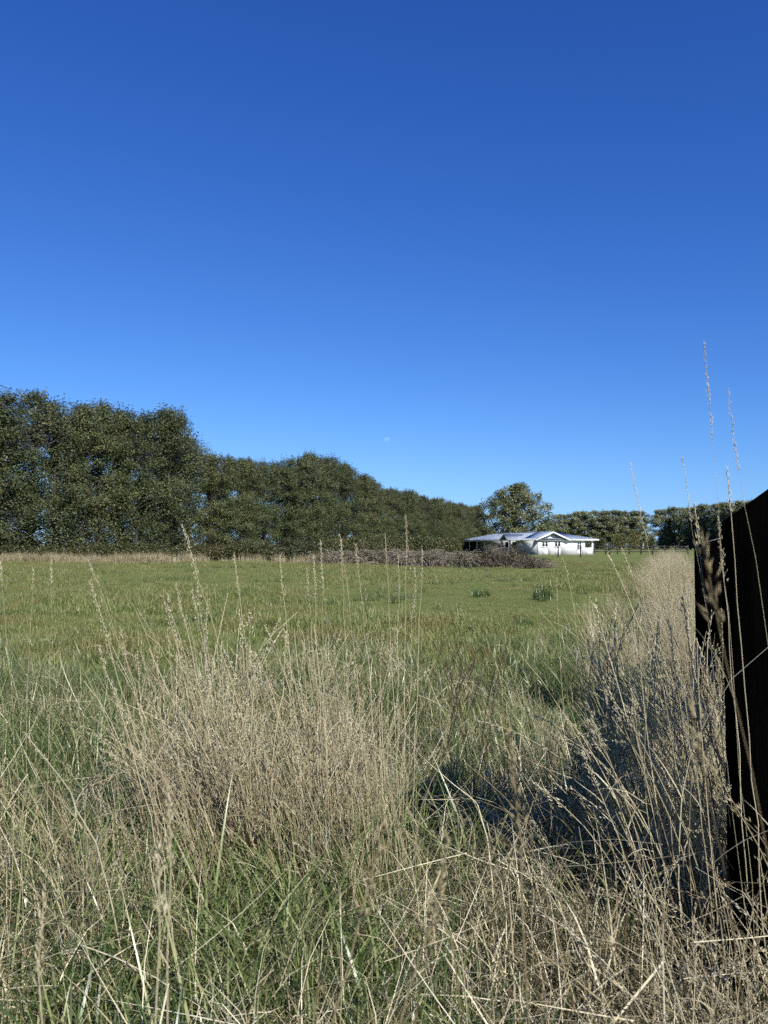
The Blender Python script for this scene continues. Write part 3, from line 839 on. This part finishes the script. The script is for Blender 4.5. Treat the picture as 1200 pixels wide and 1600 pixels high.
def stem_path(L, phi, t0, dT, n=10, power=2.2, base=(0, 0, 0), kink=0.0):
    k = (np.arange(n) + 0.5) / n
    tilt = t0 + dT * k ** power + rng.normal(0, kink, n)
    ph = phi + np.cumsum(rng.normal(0, 0.04, n))
    st = L / n
    x = np.cumsum(np.sin(tilt) * np.cos(ph)) * st; y = np.cumsum(np.sin(tilt) * np.sin(ph)) * st; z = np.cumsum(np.cos(tilt)) * st
    return np.concatenate([[[0, 0, 0]], np.stack([x, y, z], 1)]) + np.asarray(base)
def stalk_bunch(n, r, L, lean, droop, rad=0.0013, head=1.0, leafs=0.8, tone=(0.5, 0.2), blades=0):
    """upright dry stalks with seed heads and shrivelled leaves"""
    g = Geo(); b = disc(n, r)
    for i in range(n):
        ln = rng.uniform(*L); phi = rng.uniform(0, 6.28)
        P = stem_path(ln, phi, abs(rng.normal(0, lean)), rng.uniform(*droop), 9, 2.5, b[i], 0.025)
        tn = float(np.clip(rng.normal(*tone), 0.05, 0.95))
        g.tube(P, np.linspace(rad * 1.2, rad * 0.6, len(P)), 3, tn)
        if rng.random() < head:
            seed_head(g, P, min(1, tn + 0.2), 0.55, 0.003 + 0.005 * rng.random(), 0.017, 0.0032, 1 - 0.16 / ln * rng.uniform(0.7, 1.2))
        m = rng.poisson(leafs)
        if m:
            q = rng.uniform(0.15, 0.7, m); t = np.linspace(0, 1, len(P))
            bb = np.stack([np.interp(q, t, P[:, k]) for k in range(3)], 1)
            ribbons(g, bb, U(0.10, 0.30, m), U(0.0025, 0.006, m), U(0, 6.28, m), U(0.3, 1.0, m), U(0.6, 2.0, m), 4, 1.0, np.clip(rng.normal(tn, 0.15, m), 0, 1), U(-1, 1, m))
    if blades: ribbons(g, disc(blades, r), U(0.35, 0.8, blades), U(0.003, 0.006, blades), U(0, 6.28, blades), U(0.0, 0.3, blades), U(0.1, 1.6, blades), 6, 1.8, np.clip(rng.normal(tone[0], 0.2, blades), 0, 1), U(-1, 1, blades))
    return g

def lens_ok(X, Y, half=0.56): return np.abs(X) < half * Y + 0.7
def field_points(dens, y0, y1, half=0.56):
    """random places in the wedge of paddock in view; dens = f(distance) per square metre"""
    out = []
    e = np.geomspace(y0, y1, 14)
    for a, b in zip(e[:-1], e[1:]):
        w = half * b + 0.7
        n = rng.poisson(dens((a + b) / 2) * 2 * w * (b - a))
        X, Y = rng.uniform(-w, w, n), rng.uniform(a, b, n)
        k = lens_ok(X, Y, half)
        out.append(np.stack([X[k], Y[k]], 1))
    P = np.concatenate(out)
    return P[:, 0], P[:, 1]
def blotch(X, Y, s, seed):
    """smooth pseudo-random patches, about -1..1"""
    r = np.random.default_rng(seed); v = 0
    for k in range(5):
        a = r.uniform(0, 6.28); f = s * r.uniform(0.6, 1.9); ph = r.uniform(0, 6.28)
        v = v + np.sin((X * math.cos(a) + Y * math.sin(a)) * f + ph + 0.8 * np.sin((Y * math.cos(a) - X * math.sin(a)) * f * 0.7 + ph * 2))
    return v / 2.6
def put(name, label, protos, nproto, X, Y, s, lean=0.12, lean_dir=None, zs=None):
    n = len(X)
    rot = np.stack([rng.normal(0, lean, n), rng.normal(0, lean, n), rng.uniform(0, 6.28, n)], 1)
    s = np.broadcast_to(s, (n,)) * rng.uniform(0.75, 1.25, n)
    zz = s if zs is None else s * zs
    return scatter(name, label, protos, np.stack([X, Y, hgt(X, Y) - 0.01], 1), rot, np.stack([s, s, zz], 1), rng.integers(0, nproto, n))

# --- short turf of the paddock
turf = proto_col('turf_tuft', [tuft(150, 0.34, (0.05, 0.15), (0.004, 0.009), (0.0, 0.8), (0.1, 1.2), M['turf'], 3).mesh('turf_tuft', M['turf']) for _ in range(4)])
X, Y = field_points(lambda d: 13 if d < 14 else (8 if d < 30 else 4.5), 4.5, 64)
b = blotch(X, Y, 0.5, 3) + 0.6 * blotch(X, Y, 1.7, 11)
s = (0.78 + 0.55 * np.clip(b, -1, 1.5)) * np.interp(Y, [4, 12, 30, 60], [1.15, 1.0, 1.15, 1.4])
put('paddock_turf', 'short green turf covering the open paddock', turf, 4, X, Y, np.clip(s, 0.35, 2.2), 0.1)
# --- darker coarse tufts dotted over it
coarse = proto_col('coarse_tuft', [tuft(110, 0.16, (0.12, 0.34), (0.004, 0.008), (0.0, 0.7), (0.2, 1.4), M['green'], 4).mesh('coarse_tuft', M['green']) for _ in range(3)])
X, Y = field_points(lambda d: 6.5 if d < 16 else 3.0, 5.0, 60)
b = blotch(X, Y, 0.9, 5)
k = rng.random(len(X)) < np.clip((b + np.interp(Y, [5, 9, 16, 60], [0.9, 0.35, -0.05, -0.25])), 0, 1)
put('coarse_grass', 'coarse darker grass tufts dotted through the paddock turf', coarse, 3, X[k], Y[k], np.interp(Y[k], [5, 12, 60], [1.2, 0.8, 0.9]), 0.12)
# --- long green grass of the foreground
longg = proto_col('long_green_tuft', [tuft(110, 0.22, (0.26, 0.66), (0.0045, 0.010), (0.02, 0.7), (0.6, 2.7), M['green'], 5, 1.4).mesh('long_green_tuft', M['green']) for _ in range(6)])
X, Y = field_points(lambda d: 29 if d < 3.2 else (26 if d < 5 else 16), 1.1, 8.5, 0.6)
b = blotch(X, Y, 1.6, 21)
k = rng.random(len(X)) < np.clip(0.72 + 0.6 * b + 0.5 * blotch(X, Y, 5.5, 61), 0.10, 1) * np.interp(Y, [1, 6.5, 8.5], [1, 0.9, 0.4])
X, Y, b = X[k], Y[k], b[k]
near = np.interp(Y, [1.1, 1.6, 2.5, 5, 8.5], [0.6, 0.75, 0.9, 0.85, 0.6])
put('long_green_grass', 'long green grass blades among the straw in the foreground', longg, 6, X, Y, near * (0.95 + 0.15 * b), 0.16)
# --- matted dead grass lying between
def mat_tuft():
    """fallen straw: some lying flat, some bent over half way up, a few broad shrivelled blades"""
    g = tuft(64, 0.25, (0.10, 0.36), (0.0024, 0.0056), (0.25, 1.5), (-0.9, 1.5), M['mat'], 4, 1.0)
    n = 26; b_ = disc(n, 0.24)
    ribbons(g, b_, U(0.26, 0.56, n), U(0.0026, 0.0052, n), U(0, 6.28, n), U(0.0, 0.6, n), U(1.5, 2.7, n), 6, 4.0, None, U(-1, 1, n))
    n = 16; b_ = disc(n, 0.22)
    ribbons(g, b_, U(0.14, 0.34, n), U(0.006, 0.011, n), U(0, 6.28, n), U(0.2, 1.0, n), U(0.8, 2.6, n), 6, 1.5, None, U(-1, 1, n))
    n = 9; P_ = disc(n, 0.2); P_[:, 2] = U(0.12, 0.34, n)
    ribbons(g, P_, U(0.2, 0.5, n), U(0.0028, 0.005, n), U(0, 6.28, n), U(1.2, 1.75, n), U(-0.3, 0.5, n), 4, 1.0, rng.uniform(0.5, 1, n), U(-1, 1, n))
    return g
matt = proto_col('matted_tuft', [mat_tuft().mesh('matted_tuft', M['mat']) for _ in range(6)])
X, Y = field_points(lambda d: 54 if d < 2.6 else (44 if d < 4.5 else 12), 1.15, 9.5, 0.6)
b = -blotch(X, Y, 1.6, 21) + 0.6 * blotch(X, Y, 2.9, 8)
k = rng.random(len(X)) < np.clip(0.58 + 0.5 * b - 0.45 * blotch(X, Y, 5.0, 62), 0.08, 1) * np.interp(Y, [1, 4, 6, 9.5], [1, 0.9, 0.4, 0.10])
put('matted_dead_grass', 'matted dead grass lying between the green blades in the foreground', matt, 6, X[k], Y[k], np.interp(Y[k], [1.1, 2, 9], [0.75, 1.0, 0.8]), 0.25, zs=rng.uniform(0.8, 1.45, int(k.sum())))
# --- loose dry stalks everywhere in the foreground
dry = proto_col('dry_stalk_tuft', [stalk_bunch(7, 0.14, (0.4, 0.9), 0.5, (0.2, 1.9), 0.0015, 0.6, 1.6).mesh('dry_stalk_tuft', M['straw']) for _ in range(7)])
X, Y = field_points(lambda d: 6 if d < 2.1 else (13 if d < 3.6 else 4), 1.3, 8.5, 0.6)
b = -blotch(X, Y, 1.4, 33)
lawn = np.maximum(np.exp(-((X + 1.9) / 0.9) ** 2 - ((Y - 5.2) / 1.9) ** 2), np.exp(-((X - 0.65) / 0.5) ** 2 - ((Y - 4.4) / 1.6) ** 2))
k = rng.random(len(X)) < (1 - 0.85 * lawn) * np.clip(0.30 + 0.5 * b, 0.03, 1) * np.interp(Y, [1, 3.6, 5, 9], [0.8, 0.8, 0.35, 0.10])
put('dry_stalks', 'loose dry grass stalks leaning every way through the foreground', dry, 7, X[k], Y[k], np.interp(Y[k], [1.1, 1.8, 3, 9], [0.38, 0.55, 0.9, 0.75]), 0.4)
# --- the standing straw clump left of centre
strawp = proto_col('straw_bunch', [stalk_bunch(20, 0.12, (0.65, 1.14), 0.11, (0.05, 1.1), 0.0020, 0.5, 1.2, (0.58, 0.2), 14).mesh('straw_bunch', M['straw']) for _ in range(5)])
cl = []
for (cx, cy, rx, ry, n, sz) in ((-0.47, 3.25, 0.40, 0.35, 15, 1.0), (-0.05, 3.5, 0.14, 0.22, 10, 0.95), (-0.75, 3.0, 0.22, 0.25, 4, 0.85), (-0.25, 2.75, 0.4, 0.3, 8, 0.72), (-0.9, 2.4, 0.35, 0.3, 4, 0.6)):
    d = disc(n, 1.0); cl.append(np.column_stack([cx + d[:, 0] * rx, cy + d[:, 1] * ry, np.full(n, sz)]))
cl = np.concatenate(cl)
n = len(cl)
rot = np.stack([rng.normal(0.02, 0.06, n), rng.normal(-0.09, 0.06, n), rng.uniform(0, 6.28, n)], 1)
s = cl[:, 2] * rng.uniform(0.85, 1.12, n)
# lean to the left: rotate about Y by a negative angle after the spin
R_ = []
for i in range(n):
    lean = Euler((float(rng.normal(0.0, 0.05)), float(rng.normal(-0.17, 0.08)), 0)).to_matrix() @ Euler((0, 0, float(rot[i, 2]))).to_matrix()
    R_.append(list(lean.to_euler()))
scatter('standing_straw', 'dense clump of upright straw stalks left of centre', strawp, np.column_stack([cl[:, 0], cl[:, 1], hgt(cl[:, 0], cl[:, 1]) - 0.01]), np.array(R_), np.stack([s] * 3, 1), rng.integers(0, 5, n))
# --- tall dead grass along the fence
Yf = np.concatenate([rng.uniform(2.3, 9, 125), rng.uniform(9, 30, 260), rng.uniform(30, 75, 240)])
off = -np.abs(rng.normal(0, 0.46, len(Yf))) * np.interp(Yf, [2, 4, 8, 20, 75], [0.9, 1.7, 1.6, 1.5, 2.6]) + rng.uniform(-0.1, 0.9, len(Yf)) * np.interp(Yf, [2, 6, 20, 75], [0.1, 0.5, 1.2, 3])
Xf = fx(Yf) + 0.02 + off
Yp = rng.uniform(3.6, 4.9, 30)                       # in front of the second post
Yf = np.concatenate([Yf, Yp]); Xf = np.concatenate([Xf, Yp * rng.uniform(0.395, 0.435, 30)]); off = np.concatenate([off, np.full(30, 0.1)])
n = len(Yf)
R_ = []
for i in range(n):
    R_.append(list((Euler((float(rng.normal(0.0, 0.1)), float(rng.normal(-0.24, 0.17)), 0)).to_matrix() @ Euler((0, 0, float(rng.uniform(0, 6.28)))).to_matrix()).to_euler()))
s = rng.uniform(0.42, 1.04, n) * np.interp(off, [-1.6, -0.3, 0.3], [0.5, 0.95, 1.05]) * np.interp(Yf, [2, 10, 75], [0.92, 1.0, 1.0])
s = s * (1 + 0.28 * blotch(Xf, Yf, 2.3, 91))
wd = np.interp(Yf, [2, 12, 75], [1.0, 1.2, 1.9])
scatter('fence_straw', 'tall dead grass growing along the black fence', strawp, np.column_stack([Xf, Yf, hgt(Xf, Yf) - 0.01]), np.array(R_), np.stack([s * wd, s * wd, s], 1), rng.integers(0, 5, n))
n = 64
Xn = rng.uniform(0.62, 1.05, n); Yn = Xn * 1.55 + rng.uniform(0.1, 0.6, n)
put('post_foot_straw', 'dry stalks crossing the foot of the near black post', dry, 7, Xn, Yn, rng.uniform(0.6, 1.05, n), 0.28)
# --- pale dry grass along the foot of the tree row
Xd, Yd = [], []
for (a, b_, m) in ((-40, 300, 620), (10, 100, 200), (180, 270, 200), (300, 540, 170)):
    px = rng.uniform(a, b_, m); px = px[blotch(px, px * 0, 0.05, 4) > -0.2 - 1.1 * rng.random(m)]; m = len(px); yy = rng.uniform(59.4, 62.4, m) + px * 0.006
    Xd.append((px - 600) / FPX * yy); Yd.append(yy)
Xd, Yd = np.concatenate(Xd), np.concatenate(Yd); n = len(Xd)
s = rng.uniform(0.25, 1.15, n) ** 1.3
fringe = proto_col('fringe_tuft', [tuft(46, 0.3, (0.5, 1.05), (0.006, 0.013), (0.0, 0.5), (0.1, 1.6), M['straw'], 4, 1.6, rng.uniform(0.0, 0.9, 46)).mesh('fringe_tuft', M['straw']) for _ in range(3)])
scatter('hedge_foot_straw', 'pale dry grass fringe along the foot of the tree row', fringe, np.column_stack([Xd, Yd, np.zeros(n)]), np.stack([rng.normal(0, 0.15, n), rng.normal(0, 0.15, n), rng.uniform(0, 6.28, n)], 1), np.stack([s * 1.3, s * 1.3, s], 1), rng.integers(0, 3, n))

# ------------------------------------------------------------------ single stalks that stand out
def stalk(tip, base, bow=0.15, rad=0.0016, head=0.16, fat=1.0, label='', group=None, leaf=1, mat='straw', tone=0.7, droop=0.0, sag=(0, 0, 0)):
    """one seed stalk from its foot to its tip, bowed; head = length of the seed head"""
    tip, base = np.asarray(tip, float), np.asarray(base, float)
    base = base.copy(); base[2] = float(hgt(base[0], base[1])) - 0.01
    n = 16
    t = np.linspace(0, 1, n)[:, None]
    v = tip - base; ln = np.linalg.norm(v)
    side = np.array([v[0], v[1], 0.0])
    P = base + v * t
    # rise first, then lean over
    P[:, :2] += (-(np.sin(t * math.pi * 0.5) ** 1 * (1 - t)) * side[:2] * bow * 2)
    P[:, 2] += (np.sin(t * math.pi) * ln * bow * 0.35)[:, 0]
    if droop: P[:, 2] -= (np.clip((t - 0.75) / 0.25, 0, 1) ** 2 * droop)[:, 0]
    P[1:-1] += rng.normal(size=(n - 2, 3)) * 0.0025
    root = empty('grass_stalk', tuple(base), 0, label, 'grass stalk', group)
    P = P - base
    g = Geo(); g.tube(P, np.linspace(rad * 1.15, rad * 0.5, n), 5, tone); g.build('stem', M[mat], root)
    if head:
        g = Geo(); seed_head(g, P, min(1, tone + 0.15), 2.0 * head / 0.16, 0.0026 * fat * rng.uniform(0.7, 1.3), 0.012 * rng.uniform(0.8, 1.25), 0.0018 * (0.6 + 0.4 * fat), 1 - head / ln); g.build('seed_head', M[mat], root)
    if leaf:
        g = Geo(); q = rng.uniform(0.25, 0.6, leaf); tt = t[:, 0]
        bb = np.stack([np.interp(q, tt, P[:, k]) for k in range(3)], 1)
        ribbons(g, bb, U(0.14, 0.3, leaf), U(0.0025, 0.005, leaf), U(0, 6.28, leaf), U(0.25, 0.8, leaf), U(0.6, 1.8, leaf), 5, 1.0, np.clip(rng.normal(tone, 0.1, leaf), 0, 1))
        g.build('leaf', M[mat], root)
    return root
# (tip pixel, distance) and (foot x in the photograph, its distance)
HERO = [
    ((1100, 542), 1.75, (1188, 1.80), dict(bow=0.02, head=0.22, fat=0.12, rad=0.0006, label='tallest thin stalk rising past the black post into the sky')),
    ((1138, 612), 1.45, (1290, 1.65), dict(bow=0.05, head=0.16, fat=0.12, rad=0.0006, label='drooping stalk entering at the right edge above the black post')),
    ((1136, 736), 1.80, (1200, 1.85), dict(bow=0.03, head=0.10, fat=0.5, label='short dark stalk beside the slanted post top')),
    ((1066, 716), 2.2, (1175, 2.1), dict(bow=0.06, head=0.20, fat=0.12, rad=0.0006, label='fine stalk curving over left of the tallest stalk')),
    ((985, 726), 2.3, (1150, 2.15), dict(bow=0.04, head=0.24, fat=0.12, rad=0.0006, label='faint stalk leaning far left against the sky above the fence')),
    ((1085, 790), 2.4, (1150, 2.3), dict(bow=0.10, head=0.2, fat=1.7, label='bushy pale seed head hanging beside the black posts')),
    ((1122, 812), 2.1, (1165, 2.2), dict(bow=0.10, head=0.18, fat=1.8, label='dense pale seed head touching the near black post')),
    ((972, 846), 2.7, (1090, 2.6), dict(bow=0.20, head=0.15, fat=1.0, droop=0.03, label='golden arched seed head pointing left above the fence straw')),
    ((950, 866), 2.5, (1110, 2.4), dict(bow=0.22, head=0.12, fat=0.7, rad=0.0018, label='long pale stalk arching left across the paddock edge')),
    ((880, 875), 2.9, (975, 3.0), dict(bow=0.02, head=0.08, fat=0.4, label='straight stalk leaning left in the paddock below the house')),
    ((286, 824), 2.6, (470, 2.9), dict(bow=0.03, head=0.20, fat=1.2, rad=0.0018, label='long leaning stalk reaching up to the hedge on the left')),
    ((366, 868), 2.9, (430, 3.1), dict(bow=0.03, head=0.16, fat=0.8, label='slender stalk right of the long leaning one')),
    ((276, 915), 2.9, (375, 3.0), dict(bow=0.06, head=0.22, fat=1.3, label='leaning seed head at the upper left of the straw clump')),
    ((262, 932), 3.0, (350, 3.0), dict(bow=0.06, head=0.20, fat=1.1, label='lower leaning seed head left of the straw clump')),
    ((438, 876), 2.9, (490, 3.1), dict(bow=0.03, head=0.15, fat=0.8, label='slim stalk standing above the middle of the straw clump')),
    ((501, 845), 2.8, (515, 3.0), dict(bow=0.01, head=0.18, fat=1.2, rad=0.0017, label='upright pale seed head left of the dead brambles')),
    ((490, 868), 2.8, (512, 3.0), dict(bow=0.02, head=0.16, fat=1.1, label='seed head just left of the upright pale one')),
    ((480, 890), 2.9, (520, 3.1), dict(bow=0.02, head=0.16, fat=1.0, label='shorter seed head below the upright pale pair')),
    ((531, 828), 2.7, (585, 3.0), dict(bow=0.12, head=0.10, fat=0.9, droop=0.02, label='arched stalk bending left before the tree row')),
    ((556, 844), 2.7, (600, 3.0), dict(bow=0.12, head=0.10, fat=0.9, droop=0.02, label='second arched stalk right of the bending one')),
    ((634, 806), 2.8, (628, 3.1), dict(bow=0.01, head=0.16, fat=0.9, label='tall straight stalk highest before the dead brambles')),
    ((602, 836), 2.9, (628, 3.1), dict(bow=0.04, head=0.14, fat=0.7, label='stalk leaning left from the tall straight one')),
    ((533, 848), 2.9, (556, 3.2), dict(bow=0.02, head=0.14, fat=0.7, label='thin stalk between the two arched stalks')),
    ((622, 868), 3.0, (622, 3.2), dict(bow=0.01, head=0.14, fat=0.8, label='short upright stalk below the tall straight one')),
    ((660, 858), 3.0, (640, 3.2), dict(bow=0.03, head=0.14, fat=0.8, label='stalk leaning right before the dead brambles')),
    ((648, 890), 2.9, (630, 3.1), dict(bow=0.03, head=0.2, fat=1.3, label='bushy head leaning right at the straw clump edge')),
    ((141, 910), 2.4, (300, 2.6), dict(bow=0.05, head=0.22, fat=1.2, rad=0.0018, label='leaning seed stalk alone in the left of the paddock')),
    ((140, 880), 2.2, (290, 2.5), dict(bow=0.18, head=0.10, fat=0.5, label='thin arched stalk above the lone left seed stalk')),
    ((52, 892), 2.2, (40, 2.4), dict(bow=0.02, head=0.06, fat=0.2, rad=0.0008, label='thin upright stalk near the left edge')),
    ((80, 880), 2.3, (85, 2.4), dict(bow=0.05, head=0.07, fat=0.2, rad=0.0008, label='thin stalk with nodding head near the left edge')),
    ((0, 880), 2.0, (60, 2.2), dict(bow=0.12, head=0.06, fat=0.2, rad=0.0008, label='arched stalk cut by the left edge')),
    ((155, 1012), 2.0, (300, 2.2), dict(bow=0.12, head=0.16, fat=1.2, label='pale seed head bent left over the green grass')),
    ((40, 1146), 1.9, (210, 2.2), dict(bow=0.25, head=0.12, fat=0.6, rad=0.0022, label='pale stalk lying almost level at the left')),
    ((925, 1125), 1.8, (1050, 2.0), dict(bow=0.20, head=0.10, fat=1.6, label='pale seed head pointing left in the shade of the fence')),
    ((912, 1180), 1.75, (1040, 1.9), dict(bow=0.20, head=0.10, fat=1.5, label='lowest pale seed head pointing left in the fence shade')),
    ((1062, 1048), 1.9, (1120, 2.1), dict(bow=0.10, head=0.08, fat=1.3, label='small bright seed head at the foot of the far black post')),
    ((870, 905), 3.6, (884, 3.8), dict(bow=0.02, head=0.12, fat=0.6, label='single upright stalk right of the dead dock stems')),
    # close to the lens; the dark ones have shade put into a lower tone
    ((264, 1238), 0.72, (262, 0.78), dict(bow=0.0, head=0.075, fat=0.7, rad=0.0012, label='blurred upright seed head close to the lens at the left')),
    ((248, 1335), 0.70, (246, 0.74), dict(bow=0.0, head=0.06, fat=0.6, rad=0.0012, label='blurred shorter seed head below the upright one')),
    ((70, 1395), 0.75, (76, 0.8), dict(bow=0.0, head=0.10, fat=0.6, rad=0.0012, label='blurred straight stalk close to the lens at the lower left')),
    ((1100, 862), 0.50, (1420, 0.75), dict(bow=0.10, head=0.06, fat=0.7, tone=0.2, rad=0.0007, label='blurred seed head across the near black post')),
    ((1080, 1108), 0.55, (1300, 0.8), dict(bow=0.10, head=0.06, fat=0.7, tone=0.2, rad=0.0007, label='blurred seed head low on the near black post')),
    ((796, 1152), 0.62, (880, 0.8), dict(bow=0.05, head=0.10, fat=1.1, rad=0.0013, tone=0.25, label='dark blurred seed head slanting right of centre')),
    ((700, 1318), 0.60, (420, 0.72), dict(bow=0.22, head=0.11, fat=1.0, rad=0.0013, tone=0.25, label='dark blurred stalk arching right at the bottom centre')),
    ((600, 1295), 0.62, (330, 0.75), dict(bow=0.20, head=0.11, fat=1.0, rad=0.0013, tone=0.25, label='dark blurred stalk arching above the bottom centre one')),
]
for (tp, d, (bx, bd), kw) in HERO:
    tip = at(tp[0], tp[1], d)
    base = np.array([(bx - 600) / FPX * bd, bd, 0.0])
    stalk(tip, base, **kw)

# --- dead dock plant with dark branching stems, right of the straw
def dock(px, Y, h, label, n=5):
    b = at(px, 1150, Y); b[2] = float(hgt(b[0], Y))
    root = empty('dock_plant', tuple(b), 0, label, 'dead weed', None)
    for i in range(n):
        ph = rng.uniform(0, 6.28); P = stem_path(h * rng.uniform(0.75, 1.05), ph, 0.06 + 0.05 * i, 0.35, 9, 1.2, (0, 0, 0), 0.06)
        g = Geo(); g.tube(P, np.linspace(0.0035, 0.0014, len(P)), 5, 0.4)
        for _ in range(5):
            k = rng.integers(3, 9); Q = stem_path(rng.uniform(0.12, 0.3), rng.uniform(0, 6.28), rng.uniform(0.35, 0.8), -0.3, 5, 1.0, P[k], 0.05)
            g.tube(Q, np.linspace(0.0018, 0.0009, len(Q)), 4, 0.4)
            seed_head(g, Q, 0.45, 0.7, 0.005, 0.007, 0.005, 0.4)
        g.build('stem', M['dock'], root)
dock(745, 4.3, 1.0, 'dark branching dead dock stems right of the straw clump', 4)
dock(690, 4.6, 0.95, 'thinner dead dock stems nearer the straw clump', 2)
# --- dark rush tufts standing out in the paddock
def rush(px, Y, w, h, label):
    b = at(px, 900, Y)
    n = 260
    g = Geo(); P0 = disc(n, w / 2)
    ribbons(g, P0, U(h * 0.5, h * 1.1, n), U(0.006, 0.012, n), U(0, 6.28, n), U(0.0, 0.6, n), U(0.1, 0.9, n), 4, 1.3, np.clip(rng.normal(0.2, 0.15, n), 0, 1))
    o = g.build('rush_tuft', M['green'], None, loc=(b[0], Y, float(hgt(b[0], Y)) - 0.01))
    tag(o, label, 'grass tuft', 'dark tufts in the paddock')
rush(848, 19.5, 0.45, 0.46, 'dark green tuft standing alone in the paddock below the house')
rush(752, 21.0, 0.5, 0.30, 'low dark tuft left of the lone dark green one')
rush(820, 13.5, 0.35, 0.24, 'small dark tuft nearer than the lone dark green one')
